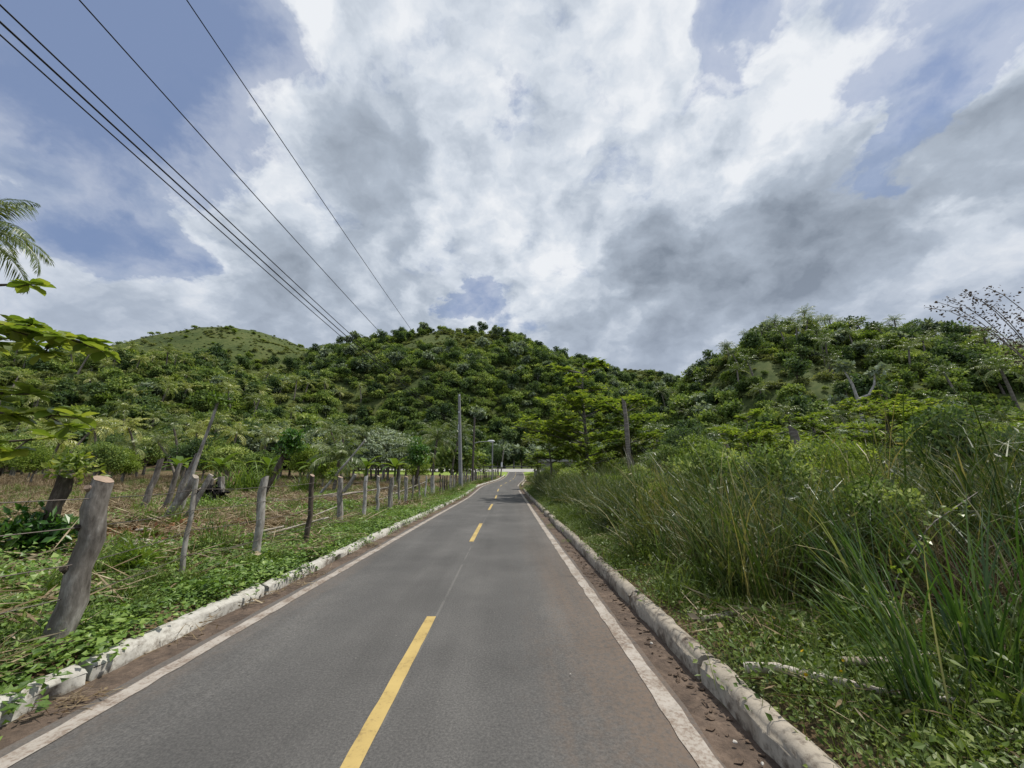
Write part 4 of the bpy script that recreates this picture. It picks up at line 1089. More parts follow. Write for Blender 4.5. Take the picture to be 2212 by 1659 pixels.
o = stump('leafy_stump', 'leaning trunk topped by a round dark green ball of leaves', 'tree stump', -12.4, 19.6, (-11.35, 19.6, 2.75), .13, .11, 'bark_dark', 'cut_pale', 25)
leafy_part(o, 'crown', (1.15, 0, 3.0), 900, .78, .72, .23, .11, 26, 'dark_leafy', 16)
leafy_part(o, 'shoots', (.55, -.1, 1.5), 160, .35, .3, .18, .09, 27, 'almond', 6)
o = stump('leafy_tree', 'dense dark leafy tree just left of the concrete pole', 'tree', -7.6, 31, (-7.35, 31, 2.2), .13, .09, 'bark_dark', 'cut_pale', 28)
leafy_part(o, 'crown', (.2, 0, 2.9), 1500, 1.15, 1.45, .23, .12, 29, 'dark_leafy', 22)
o = stump('leafy_stump', 'pale cut limb curving up with a few green shoots', 'tree stump', -12.3, 25, (-9.6, 25.3, 3.7), .09, .05, 'bark_pale', 'cut_pale', 30)
leafy_part(o, 'shoots', (1.0, 0, 1.5), 240, .5, .4, .2, .1, 31, 'almond', 8)
o = thing('uprooted_stump', 'blackened uprooted root mass with two sawn stems in the clearing', 'tree stump', (-14.3, 19.1, gz(-14.3, 19.1)))
b, c_, rr_ = lobed_crown(np.random.default_rng(33), 300, .75, .55, .35, 9, .35, .2, True, lobe=(.4, .6)); link('roots', b.mesh('roots', M['rubbish']), o)
for dx, hh in ((-.25, 1.25), (.3, 1.35)):
    link('stem', tube(Buf(), [(dx, 0, .2), (dx * 1.1, .05, .8), (dx * .9, 0, hh)], [.17, .15, .14], 9, wob=.05).mesh('stem', M['bark']), o)
# clump of long arching leaves at the back of the clearing
def blades(buf, r, n, spread, L, w, lean, bend, tmean, tsd=.16, S=6, cen=(0, 0, 0), flat=0.0, dirbias=None):
    az = r.uniform(0, 6.28, n)
    if dirbias is not None: az = dirbias + r.normal(0, .9, n)
    d = np.stack([np.cos(az), np.sin(az), 0 * az], -1)
    rr = spread * np.sqrt(r.random(n)); pa = r.uniform(0, 6.28, n)
    p0 = np.stack([rr * np.cos(pa), rr * np.sin(pa), -.03 + 0 * rr], -1) + np.array(cen)
    ln = r.uniform(*L, n); th0 = np.abs(r.normal(0, lean, n)) + .03; bd = r.uniform(*bend, n)
    t = np.linspace(0, 1, S + 1)
    th = th0[:, None] + bd[:, None] * t[None] ** 1.8
    seg = ln[:, None] / S
    h = np.concatenate([np.zeros((n, 1)), np.cumsum(np.sin(th[:, :-1]) * seg, 1)], 1)
    z = np.concatenate([np.zeros((n, 1)), np.cumsum(np.cos(th[:, :-1]) * seg, 1)], 1)
    tw = r.normal(0, .5, n)
    sd = np.stack([-np.sin(az + tw), np.cos(az + tw), .0 * az], -1)
    C = p0[:, None] + d[:, None] * h[..., None] + np.array([0, 0, 1]) * z[..., None]
    C[..., 2] = np.maximum(C[..., 2], -.02)
    wp = np.array([.75, 1, 1, .9, .7, .42, .06]) if S == 6 else np.interp(t, [0, .2, .6, 1], [.75, 1, .8, .05])
    W = (w * r.uniform(.6, 1.25, n))[:, None] * wp[None] * .5
    A = C + sd[:, None] * W[..., None]; B_ = C - sd[:, None] * W[..., None]
    V = np.stack([A, B_], 2).reshape(n, -1, 3)
    k = np.arange(n)[:, None, None] * (2 * (S + 1)) + (np.arange(S) * 2)[None, :, None] + np.array([0, 1, 3, 2])[None, None]
    tt = np.clip(r.normal(tmean, tsd, n), 0, 1)
    buf.add(V, k.reshape(-1, 4), np.repeat(tt, 2 * (S + 1)))
def long_leaf_clump(x, y, s, n, label, name, cat, mat, L, w, seed, group=None, bend=(.5, 1.9), lean=.4, spread=.6):
    r = np.random.default_rng(seed); b = Buf()
    blades(b, r, n, spread, L, w, lean, bend, .5)
    o = link(name, b.mesh(name, M[mat]), None, (x, y, gz(x, y)), (0, 0, r.uniform(0, 6)), s)
    return tag(o, label, cat, group)
long_leaf_clump(-18.5, 28, 1.0, 240, 'large yellow green clump of long arching cane leaves in the clearing', 'cane_clump', 'cane', 'fan', (1.4, 3.0), .085, 501, spread=1.5)
long_leaf_clump(-14.8, 28.5, .8, 160, 'smaller clump of arching cane leaves beside the leafy ball stump', 'cane_clump', 'cane', 'fan', (1.2, 2.4), .08, 502, spread=1.0)

# broken palm trunks standing in the thicket on the right
stump('broken_palm_trunk', 'tall grey broken palm trunk beside the tiered almond tree', 'tree trunk', 6.65, 22, (6.5, 22, 5.75), .15, .11, 'palm_bark', 'cut_pale', 40, slant=1.2)
stump('broken_palm_trunk', 'short grey broken palm stub above the tall grass', 'tree trunk', 9.5, 12.8, (9.35, 12.8, 3.0), .17, .13, 'palm_bark', 'cut_pale', 41, slant=.9)
# trumpet tree with forked white trunk on the right slope
o = thing('trumpet_tree', 'tree with forked white trunk and drooping pale leaves on right slope', 'tree', (36.6, 40, gz(36.6, 40)))
zb = gz(36.6, 40)
b = Buf()
tube(b, [(0, 0, -.2), (.1, 0, 4.5), (.0, 0, 9.3 - zb)], [.22, .18, .15], 8, wob=.03)
tube(b, [(0, 0, 9.2 - zb), (-.25, 0, 10.9 - zb), (-.9, 0, 12.7 - zb)], [.15, .12, .08], 7, cap=False)
tube(b, [(0, 0, 9.3 - zb), (1.3, 0, 9.8 - zb), (2.1, 0, 10.9 - zb), (2.4, 0, 12.2 - zb)], [.13, .12, .10, .07], 7, cap=False)
link('trunk', b.mesh('trunk', M['bark_pale'], True), o)
r_ = np.random.default_rng(61)
for cx, cz in ((-1.0, 12.9), (2.6, 12.3), (-2.2, 9.0)):
    bb, c2, _ = lobed_crown(r_, 90, 1.0, .55, 0, 7, .62, .5, True, lobe=(.3, .5))
    link('crown', bb.mesh('crown', M['silver']), o, (cx, 0, cz - zb))
o = thing('open_tree', 'open branched dark tree on the right hill skyline', 'tree', (124, 132, gz(124, 132)))
bb, c2, _ = lobed_crown(np.random.default_rng(63), 700, 5.2, 4.6, 6.5, 26, .75, .5, lobe=(.12, .22))
link('crown', bb.mesh('crown', M['bush_dark']), o)
link('trunk', limbs(np.random.default_rng(64), 3.5, c2, .25).mesh('trunk', M['bark_dark'], True), o)
for k, (x, y) in enumerate(((83, 128), (89, 131), (96, 131), (104, 132), (109, 134), (116, 133), (121, 134), (72, 122), (140, 132), (150, 126))):
    place('palm_green', x, y, 1.25 + .12 * (k % 3), 'coconut_palm', ('leftmost', 'second', 'third', 'fourth', 'fifth', 'sixth', 'seventh', 'lower left', 'far right', 'rightmost')[k] + ' coconut palm against the sky on the right hill crest', 'palm tree', 'palms on the right crest', idx=(2, 1, 2)[k % 3], r=mr)
for x, y, s in ((-152, 180, 1.5), (-147, 182, 1.9), (-160, 178, 1.2), (-139, 184, 1.0)):
    place('bush_dark', x, y, s * 1.3, 'skyline_tree', ('tallest' if s > 1.6 else 'large' if s > 1.3 else 'middle sized' if s > 1.1 else 'smallest') + ' dark upright tree on the ridge left of the round bare hill', 'tree', 'trees on the left ridge', sz=1.5, r=mr)
# ------------------------------------------------------------------ fence of cut posts and barbed wire
fr = np.random.default_rng(5)
POSTS = [(-3.76, 3.58, -3.66, 1.46, .098, .076, 'bark', 'thick grey post nearest the camera, leaning, with axe cut top'),
         (-4.40, 5.55, -4.42, 1.44, .034, .027, 'bark', 'thin crooked brown stake, second post of the fence'),
         (-4.26, 6.92, -4.33, 1.46, .068, .060, 'bark', 'mottled grey fence post with orange sawn top, third from the camera'),
         (-4.06, 8.14, -4.10, 1.49, .050, .046, 'bark_dark', 'dark brown fence post, fourth from the camera'),
         (-4.80, 11.36, -4.90, 1.44, .085, .070, 'bark', 'fence post with a forked cut top, fifth from the camera'),
         (-4.71, 12.89, -4.76, 1.46, .062, .058, 'bark_pale', 'pale whitish fence post, sixth from the camera'),
         (-4.85, 14.5, -4.88, 1.45, .062, .058, 'bark_pale', 'greyish fence post standing left of a thicker brown one'),
         (-4.52, 14.9, -4.53, 1.40, .095, .090, 'bark', 'thick brown fence post with rounded pale top'),
         (-4.86, 17.3, -4.90, 1.47, .055, .055, 'bark', 'slim brown fence post right of the thick brown one'),
         (-4.84, 18.3, -4.88, 1.42, .085, .080, 'bark_pale', 'stout pale grey fence post in the middle of the fence'),
         (-4.92, 19.8, -4.92, 1.46, .05, .05, 'bark', 'slim brown fence post before the first mid fence gap'),
         (-4.99, 21.6, -5.05, 1.43, .05, .05, 'bark', 'slim leaning brown fence post in the middle of the fence'),
         (-4.92, 22.9, -4.96, 1.44, .05, .05, 'bark_pale', 'slim pale fence post left of the stout grey one'),
         (-5.05, 25.3, -5.06, 1.45, .14, .13, 'bark_pale', 'stout light grey fence post, thickest in the middle run')]
y = 26.6
while y < 86:
    x = float(road_x(y)) - 3.62 + fr.normal(0, .08)
    POSTS.append((x, y, x + fr.normal(0, .05), 1.45 + fr.normal(0, .05), fr.uniform(.04, .075), .045, fr.choice(['bark', 'bark', 'bark_pale', 'bark_dark']), None))
    y += fr.uniform(.85, 1.35)
tops = []
for k, (x, y, tx, tz, r0, r1, mt, lab) in enumerate(POSTS):
    g = gz(x, y)
    far = lab is None
    ztop = tz if not far else g + 1.38 + fr.normal(0, .05)
    o = stump('fence_post', lab or ('slim weathered post in the fence run before the concrete pole' if y < 36 else 'small weathered post in the far run of the fence'), 'fence post', x, y, (tx, y + fr.normal(0, .03), ztop), r0, r1, mt, 'cut_wood' if k in (0, 2, 3, 4, 9) else 'cut_pale', 100 + k, slant=.45 if not far else .2, sides=12 if k < 4 else 8)
    o['group'] = 'posts of the wire fence'
    tops.append((x, y, g, tx, ztop))
# facets hewn on the first post's head, knots on its flank
p0 = next(o for o in bpy.data.objects if o.name == 'fence_post')
for dx, dz, s in ((.06, 1.27, .04), (.02, .62, .04), (.05, .95, .03)):
    kb = Buf(); tube(kb, [(dx, -.06, dz), (dx + .02, -.135, dz + .03)], [s, s * .55], 8, wob=.08, r=fr)
    link('knot', kb.mesh('knot', M['bark_dark' if dz < 1.2 else 'cut_wood'], True), p0)
# forked head of the fifth post
p4 = next(o for o in bpy.data.objects if o.name == 'fence_post.004')
kb = Buf(); tube(kb, [(0, 0, .95), (.16, 0, 1.15), (.30, 0, 1.42)], [.06, .055, .05], 8, wob=.05, r=fr); link('fork', kb.mesh('fork', M['bark'], True), p4)
for q, (f, nm) in enumerate(((.28, 'lowest'), (.50, 'second lowest'), (.70, 'second highest'), (.90, 'highest'))):
    P = [(-4.6, .3, gz(-4.6, .3) + 1.35 * f)]
    for i, (x, y, g, tx, zt) in enumerate(tops):
        px, pz = x + (tx - x) * f + .05, g + (zt - g) * f + fr.normal(0, .02)
        if i: 
            a = np.array(P[-1]); c = np.array((px, y, pz)); P.append(tuple((a + c) / 2 - np.array([0, 0, .02])))
        P.append((px, y, pz))
    b = Buf(); tube(b, P, .0042, 4, r=fr)
    A = np.array(P)
    for u in np.arange(0, 16, .13):          # barbs on the near part
        c = np.array([np.interp(u, A[:, 1], A[:, k]) for k in range(3)]) if u > .3 else A[0]
        d = unit(1, fr)[0] * .018
        tube(b, [c - d, c + d], .0016, 3, cap=False, r=fr)
    o = link('barbed_wire', b.mesh('barbed_wire', M['wire']))
    tag(o, f'{nm} strand of barbed wire along the fence posts', 'wire', 'strands of the fence')

# ------------------------------------------------------------------ poles, lamp and power lines
def pole(name, label, x, y, h, lean, r0, r1, mt):
    o = thing(name, label, 'utility pole', (x, y, gz(x, y)))
    t = np.linspace(0, 1, 6)
    P = np.stack([lean * t, 0 * t, -.3 + (h + .3) * t], -1)
    link('shaft', tube(Buf(), P, r0 + (r1 - r0) * t, 10, r=fr).mesh('shaft', M[mt], True), o)
    return o
pa = pole('utility_pole', 'tall tapered grey concrete pole behind the fence', -4.62, 36, 8.75, -.42, .20, .11, 'concrete')
for z in (8.6, 7.0, 5.75, 5.6, 5.45):
    link('insulator', tube(Buf(), [(-.38, -.12, z - .06), (-.38, -.12, z + .08)], .05, 8, r=fr).mesh('insulator', M['lamp']), pa)
    link('bracket', box(Buf(), -.44, -.30, -.16, .06, z - .10, z - .06).mesh('bracket', M['metal']), pa)
pb = pole('street_lamp', 'dark wooden pole with an arm holding a street lamp', -4.72, 47, 7.9, .12, .15, .10, 'wood_pole')
pb['category'] = 'street lamp'
link('lamp_arm', tube(Buf(), [(.08, 0, 4.75), (.7, 0, 4.92), (1.9, 0, 5.0)], .035, 6, r=fr).mesh('lamp_arm', M['metal']), pb)
b = Buf(); tube(b, [(1.75, 0, 5.0), (2.0, 0, 5.03), (2.4, 0, 5.02), (2.62, 0, 4.98)], [.05, .12, .13, .05], 10, r=fr)
lh = link('lamp_head', b.mesh('lamp_head', M['lamp'], True), pb)
link('lens', box(Buf(), 2.0, 2.45, -.07, .07, 4.88, 4.92).mesh('lens', M['white']), lh)
pole('utility_pole', 'slim grey pole standing just beyond the street lamp', -3.05, 60, 5.7, .05, .12, .09, 'concrete')
pd = pole('utility_pole', 'far leaning wooden pole carrying a white box near the junction', -2.2, 75, 5.2, .6, .13, .10, 'bark')
link('meter_box', box(Buf(), .1, .42, -.25, -.1, 1.9, 2.75).mesh('meter_box', M['white']), pd)
def cable(pts_sag, rad, label, group):
    b = Buf()
    for (p, q, sag) in pts_sag:
        p, q = np.array(p, float), np.array(q, float); t = np.linspace(0, 1, 40)
        P = p + (q - p) * t[:, None] - np.array([0, 0, 1]) * (4 * sag * t * (1 - t))[:, None]
        tube(b, P, rad, 5, r=fr)
    tag(link('power_line', b.mesh('power_line', M['cable'])), label, 'cable', group)
zA = gz(-4.62, 36)
def seg(x, za, zp, xb, zb, s): return [((x, -14, zp), (-5.0, 35.88, zA + za), s), ((-5.0, 35.88, zA + za), (xb, 47, zb), .12)]
zB = gz(-4.72, 47)
G = 'power lines along the lane'
cable(seg(-4.9, 8.68, 9.15, -4.62, zB + 7.8, .60), .009, 'topmost single power line running to the concrete pole', G)
cable(seg(-5.1, 7.08, 7.60, -4.63, zB + 7.2, .66), .009, 'single power line below the topmost one', G)
cable(seg(-5.05, 5.83, 7.0, -4.64, zB + 6.6, .78), .010, 'upper cable of the close bundle of three power lines', G)
cable(seg(-5.05, 5.68, 6.86, -4.64, zB + 6.4, .80), .012, 'middle cable of the close bundle of three power lines', G)
cable(seg(-5.05, 5.53, 6.82, -4.64, zB + 6.2, .85), .009, 'lowest cable of the close bundle of three power lines', G)

# ------------------------------------------------------------------ small building and gateway right of the lane
o = thing('small_building', 'small grey flat roofed building hidden behind the almond tree', 'building', (4.9, 43, gz(4.9, 43)))
link('wall', box(Buf(), -1.6, 1.6, -1.4, 1.4, -.3, 2.45).mesh('wall', M['wall']), o)
link('roof', box(Buf(), -1.9, 1.9, -1.75, 1.7, 2.453, 2.68).mesh('roof', M['wall']), o)
link('window', box(Buf(), .3, 1.1, -1.42, -1.405, 1.0, 1.8).mesh('window', M['dark']), o)
for x, lab in ((2.35, 'grey gateway post beside the lane, nearer the road'), (4.0, 'grey gateway post further from the lane')):
    o = thing('gate_post', lab, 'gate post', (x, 39.2, gz(x, 39.2)), group='gateway posts')
    link('shaft', box(Buf(), -.16, .16, -.16, .16, -.2, 1.5).mesh('shaft', M['wall']), o)
    link('cap', box(Buf(), -.2, .2, -.2, .2, 1.502, 1.6).mesh('cap', M['wall']), o)

# ------------------------------------------------------------------ grass and herbs
gr_ = np.random.default_rng(99)
def src_mesh(name, buf, mat, loc, label, kind='stuff', cat=None, group=None, rz=0, s=1.0):
    o = link(name, buf.mesh(name, M[mat]), None, (loc[0], loc[1], gz(*loc)), (0, 0, rz), s)
    return tag(o, label, cat, group, kind)
def spots(n, xr, yr, test=None):
    x = gr_.uniform(*xr, n); y = gr_.uniform(*yr, n)
    if test is not None:
        k = test(x, y); x, y = x[k], y[k]
    return np.stack([x, y, ground_z(x, y)], -1)
def sow(name, srcs, pts, smin, smax, label, tilt=.08, zmul=(.85, 1.15), lift=0.0):
    n = len(pts); s = gr_.uniform(smin, smax, n)
    k = gr_.integers(len(srcs), size=n)
    p = pts.copy(); p[:, 2] += lift
    rot = np.stack([gr_.normal(0, tilt, n), gr_.normal(0, tilt, n), gr_.uniform(0, 6.28, n)], -1)
    scl = np.stack([s, s, s * gr_.uniform(*zmul, n)], -1)
    for q, so in enumerate(srcs):
        if (k == q).any(): scatter_mesh(name, so, p[k == q], rot[k == q], scl[k == q], label)
# tall grass bank on the right
tg = []
for k in range(4):
    b = Buf(); r = np.random.default_rng(600 + k)
    blades(b, r, 64, .32, (.8, 2.2), .017, .30, (.4, 2.4), .40, .24)
    blades(b, r, 16, .35, (1.4, 2.35), .006, .2, (.1, .9), .80, .15)
    nl = 46; pl = np.stack([r.normal(0, .25, nl), r.normal(0, .25, nl), r.uniform(.2, 1.5, nl)], -1)
    leaves(b, pl, unit(nl, r), unit(nl, r) + np.array([0, 0, 1.0]), r.uniform(.05, .14, nl), r.uniform(.02, .05, nl), np.clip(r.normal(.45, .2, nl), 0, 1))
    blades(b, r, 30, .36, (.5, 1.2), .014, .5, (.5, 2.0), .5, .22)
    tg.append(src_mesh('tall_grass', b, 'grass_tall', (4.6 + k * .9, 9 + k), 'tall brownish green grass filling the right roadside'))
def right_edge(y): return road_x(y) + 3.15 + .35 * np.sin(y * .9) + .25 * np.sin(y * 2.3 + 1) + .75 * smooth01(7.0, 3.5, y)
front = spots(2600, (2, 9), (4.2, 38), lambda x, y: (x > right_edge(y)) & (x < right_edge(y) + 3.0))
back = spots(2300, (3, 30), (4.5, 36), lambda x, y: (x > right_edge(y) + 2.6) & (x < 1.5 * y + 3))
sow('tall_grass', tg, front, .45, 1.0, 'tall brownish green grass filling the right roadside', .26, (.7, 1.2))
sow('tall_grass', tg, back, .5, 1.0, 'tall brownish green grass filling the right roadside', .26, (.75, 1.2))
rp = np.concatenate([spots(26, (5.2, 9.5), (3.6, 7.2)), spots(30, (8, 16), (6, 11))])
sow('reeds', tg, rp, .95, 1.4, 'tall reeds rising at the right edge', .2)
# low herbs between kerb and tall grass
hb = []
for k in range(3):
    r = np.random.default_rng(640 + k); b = Buf(); n = 130
    rad = .30 * np.sqrt(r.random(n)); a = r.uniform(0, 6.28, n)
    p = np.stack([rad * np.cos(a), rad * np.sin(a), r.uniform(.01, .16, n) * (1.1 - rad / .3 * .6)], -1)
    ax = np.stack([np.cos(a + r.normal(0, 1, n)), np.sin(a + r.normal(0, 1, n)), r.uniform(-.2, .8, n)], -1)
    leaves(b, p, ax, np.array([0, 0, 1.0]) + r.normal(0, .35, (n, 3)), r.uniform(.022, .055, n), r.uniform(.013, .028, n), np.clip(r.normal(.5, .2, n), 0, 1))
    blades(b, r, 22, .28, (.10, .34), .005, .4, (.3, 1.5), .65, .2, S=3)
    hb.append(src_mesh('herbs', b, 'herb', (2.2 + .2 * k, 6 + k), 'low green herbs along the right kerb'))
hs = spots(6500, (1.3, 6), (1.2, 38), lambda x, y: (x > road_x(y) + 2.60) & (x < right_edge(y) + .7))
sow('herbs', hb, hs, .7, 1.35, 'low green herbs along the right kerb', .12)
# vines and leafy cover on the left verge
vb = []
for k in range(4):
    r = np.random.default_rng(660 + k); b = Buf(); n = 95
    rad = .30 * np.sqrt(r.random(n)); a = r.uniform(0, 6.28, n)
    p = np.stack([rad * np.cos(a), rad * np.sin(a), r.uniform(.03, .19, n) * (1.15 - rad / .3 * .75)], -1)
    aa = r.uniform(0, 6.28, n)
    ax = np.stack([np.cos(aa), np.sin(aa), r.uniform(-.45, .25, n)], -1)
    leaves(b, p, ax, np.array([0, 0, 1.0]) + r.normal(0, .30, (n, 3)), r.uniform(.028, .08, n), r.uniform(.025, .062, n), np.clip(r.normal(.5, .2, n), 0, 1), fold=.16, curl=.1)
    vb.append(src_mesh('creeper', b, 'vine', (-3.9 - .1 * k, 6 + k), 'creeping green vine covering the left verge'))
def patch(x, y): return np.sin(x * .9 + 1.3 * np.sin(y * .45)) + np.sin(y * .7 + x * .35) + .6 * np.sin(x * 2.1 - y * 1.3)
vs = spots(4200, (-6.2, -2.6), (1.0, 42), lambda x, y: (x - road_x(y) < -2.53 + .05 * np.sin(y * 3)) & (x - road_x(y) > -4.6))
sow('creeper', vb, vs, .7, 1.3, 'creeping green vine covering the left verge')
vs2 = spots(5200, (-26, -4.9), (2.2, 34), lambda x, y: (x - road_x(y) < -4.2) & (patch(x, y) + gr_.normal(0, .7, len(x)) > .65) & (np.abs(x) < 1.6 * y + 3))
sow('creeper', vb, vs2, .8, 1.7, 'patches of green creeper in the clearing', .12, (.9, 1.8))
# creeper running over the left kerb here and there
vk = spots(900, (-4, -2.4), (1.0, 40), lambda x, y: (np.abs(x - road_x(y) - -2.42) < .12) & (np.sin(y * 1.3) + np.sin(y * 3.1 + 1) + smooth01(8, 20, y) * .8 > .35))
sow('creeper', vb, vk, .35, .7, 'creeping green vine over the left kerb', .2, lift=.07)
# dry litter
sb = []
for k in range(4):
    r = np.random.default_rng(680 + k); b = Buf(); n = 46
    p = np.stack([r.normal(0, .28, n), r.normal(0, .28, n), r.uniform(0, .14, n)], -1)
    a = r.uniform(0, 6.28, n); ax = np.stack([np.cos(a), np.sin(a), r.normal(.05, .18, n)], -1)
    diamonds(b, p, ax, np.array([0, 0, 1.0]) + r.normal(0, .5, (n, 3)), r.uniform(.18, .75, n), r.uniform(.010, .028, n), np.clip(r.normal(.5, .22, n), 0, 1))
    n = 16
    p = np.stack([r.normal(0, .3, n), r.normal(0, .3, n), r.uniform(0, .05, n)], -1)
    leaves(b, p, unit(n, r) * np.array([1, 1, .2]), np.array([0, 0, 1.0]) + r.normal(0, .4, (n, 3)), r.uniform(.08, .2, n), r.uniform(.04, .09, n), np.clip(r.normal(.3, .2, n), 0, 1))
    sb.append(src_mesh('dry_litter', b, 'straw', (-5.6 - .4 * k, 7 + k), 'dry stalks and straw littering the clearing'))
ss = spots(7500, (-34, -4.3), (2.5, 44), lambda x, y: (x - road_x(y) < -3.5) & (patch(x, y) + gr_.normal(0, .8, len(x)) < .9) & (np.abs(x) < 1.6 * y + 3))
sow('dry_litter', sb, ss, .7, 1.5, 'dry stalks and straw littering the clearing', .1)
db = []
for k in range(2):
    r = np.random.default_rng(690 + k); b = Buf(); n = 70
    p = np.stack([r.normal(0, .3, n), r.normal(0, .3, n), r.uniform(0, .10, n)], -1)
    leaves(b, p, unit(n, r) * np.array([1, 1, .3]), np.array([0, 0, 1.0]) + r.normal(0, .5, (n, 3)), r.uniform(.09, .2, n), r.uniform(.05, .10, n), np.clip(r.normal(.5, .22, n), 0, 1))
    db.append(src_mesh('dead_leaves', b, 'dead', (-7.4 - .5 * k, 9.6), 'reddish brown dead leaves lying in the clearing'))
dp = np.concatenate([spots(60, (-9.5, -6.5), (8.6, 11.2)), spots(30, (-12, -8), (7, 9)), spots(70, (-14, -7), (20, 30)), spots(20, (-6.2, -4.9), (17, 22))])
sow('dead_leaves', db, dp, .6, 1.1, 'reddish brown dead leaves lying in the clearing')
# short dry grass of the brown field
fb = []
for k in range(3):
    b = Buf(); r = np.random.default_rng(710 + k)
    blades(b, r, 60, .8, (.15, .45), .02, .5, (.3, 1.4), .45, .25, S=3)
    fb.append(src_mesh('field_grass', b, 'straw', (-30 - k, 30), 'short dry grass of the brown field'))
fs = spots(5200, (-95, -12), (14, 64), lambda x, y: (np.abs(x) < 1.55 * y) & (x < -12 - .1 * y))
sow('field_grass', fb, fs, .7, 1.4, 'short dry grass of the brown field')
wb = []
for k in range(3):
    b = Buf(); r = np.random.default_rng(720 + k)
    blades(b, r, 46, .22, (.3, .8), .016, .35, (.4, 1.7), .5, .2, S=4)
    n = 40; p = np.stack([r.normal(0, .16, n), r.normal(0, .16, n), r.uniform(.05, .5, n)], -1)
    leaves(b, p, unit(n, r) + np.array([0, 0, .2]), np.array([0, 0, 1.0]) + r.normal(0, .4, (n, 3)), r.uniform(.07, .14, n), r.uniform(.03, .06, n), np.clip(r.normal(.5, .2, n), 0, 1))
    wb.append(src_mesh('weeds', b, 'herb', (-8 - k, 12), 'green weeds growing through the clearing'))
ws = spots(1700, (-40, -4.4), (3.5, 58), lambda x, y: (x - road_x(y) < -3.6) & (np.abs(x) < 1.6 * y + 3) & (gr_.random(len(x)) < .25 + .5 * (patch(x, y) > .2)))
sow('weeds', wb, ws, .5, 1.15, 'green weeds growing through the clearing', .12)
ws = spots(420, (-6.5, -2.8), (24, 70), lambda x, y: (x - road_x(y) < -2.75) & (x - road_x(y) > -5))
sow('weeds', wb, ws, .5, .95, 'green weeds growing under the far fence', .12)
ws = spots(1500, (1.6, 6), (2.0, 36), lambda x, y: (x > right_edge(y) - .75 * gr_.random(len(x))) & (x < right_edge(y) + .5))
sow('weeds', wb, ws, .4, .95, 'green weeds at the foot of the tall grass', .2)
ws = spots(700, (-5.6, -2.9), (1.5, 36), lambda x, y: (x - road_x(y) < -2.75))
sow('weeds', wb, ws, .25, .55, 'green weeds among the creeper', .15)
ss = spots(500, (-5.8, -2.9), (1.5, 30), lambda x, y: (x - road_x(y) < -2.7) & (patch(x * 2, y * 2) > .4))
sow('dry_litter', sb, ss, .4, .8, 'dry stalks among the creeper', .15, lift=.08)
# little tufts on the mud verge
ts = np.concatenate([spots(60, (-3.6, -2.2), (2, 34), lambda x, y: np.abs(x - road_x(y) + 2.2) < .14), spots(90, (.8, 1.8), (3.6, 34), lambda x, y: np.abs(x - road_x(y) - 2.12) < .09)])
sow('herbs', hb, ts, .22, .5, 'small green tufts on the muddy verge', .1, lift=.06)
ts = spots(170, (-3.6, -2.2), (1.2, 30), lambda x, y: np.abs(x - road_x(y) + 2.22) < .16)
sow('dry_litter', sb, ts, .18, .4, 'dry bits lying on the left verge', .1, lift=.06)
ts = spots(50, (2.0, 4), (1.4, 9), lambda x, y: (x > road_x(y) + 2.9))
sow('dry_litter', sb, ts, .4, .8, 'dry stalks among the right herbs', .2, lift=.03)

for k, (x, y, s_, key) in enumerate(((3.1, 8.2, .26, 'near_light'), (4.3, 6.6, .34, 'near_mid'), (3.6, 10.2, .30, 'near_mid'), (3.2, 13.0, .30, 'near_light'), (4.6, 9.0, .40, 'near_mid'), (6.3, 7.6, .42, 'near_light'), (5.4, 12, .42, 'near_mid'), (7.6, 9.6, .45, 'near_mid'), (3.4, 16, .3, 'near_light'), (8.6, 7.4, .45, 'near_dark'), (4.4, 4.9, .26, 'near_mid'), (2.9, 20, .35, 'near_mid'), (3.4, 25, .42, 'near_light'))):
    place(key, x, y, s_, 'roadside_shrub', ('bright shrub in front of the grass bank by the kerb tuft', 'leafy shrub behind the bushy sword clump', 'leafy shrub at the grass edge a little further on', 'bright shrub at the grass edge in the middle distance', 'leafy shrub deep in the near grass', 'bright shrub among the reeds', 'leafy shrub deep in the middle grass', 'tall leafy shrub among the reeds', 'bright shrub by the almond sapling', 'dark shrub among the reeds near the right edge', 'small leafy shrub behind the drooping clump', 'leafy shrub at the grass edge before the tall trees', 'bright shrub below the tiered almond tree')[k], 'shrub', 'shrubs in the grass bank', r=gr_, sz=1.25)
dg = []
for k in range(2):
    b = Buf(); r = np.random.default_rng(750 + k)
    blades(b, r, 120, .35, (.6, 1.5), .008, .7, (.8, 2.6), .30, .25)
    dg.append(src_mesh('dead_grass', b, 'dead_stalk', (4.2 + .5 * k, 4.0), 'tangled brown dead grass in the right bank'))
sow('dead_grass', dg, np.concatenate([spots(26, (3.5, 5.6), (3.2, 5.0)), spots(30, (3.2, 8), (5.5, 13)), spots(14, (2.4, 3.4), (4.5, 9))]), .6, 1.05, 'tangled brown dead grass in the right bank', .35)
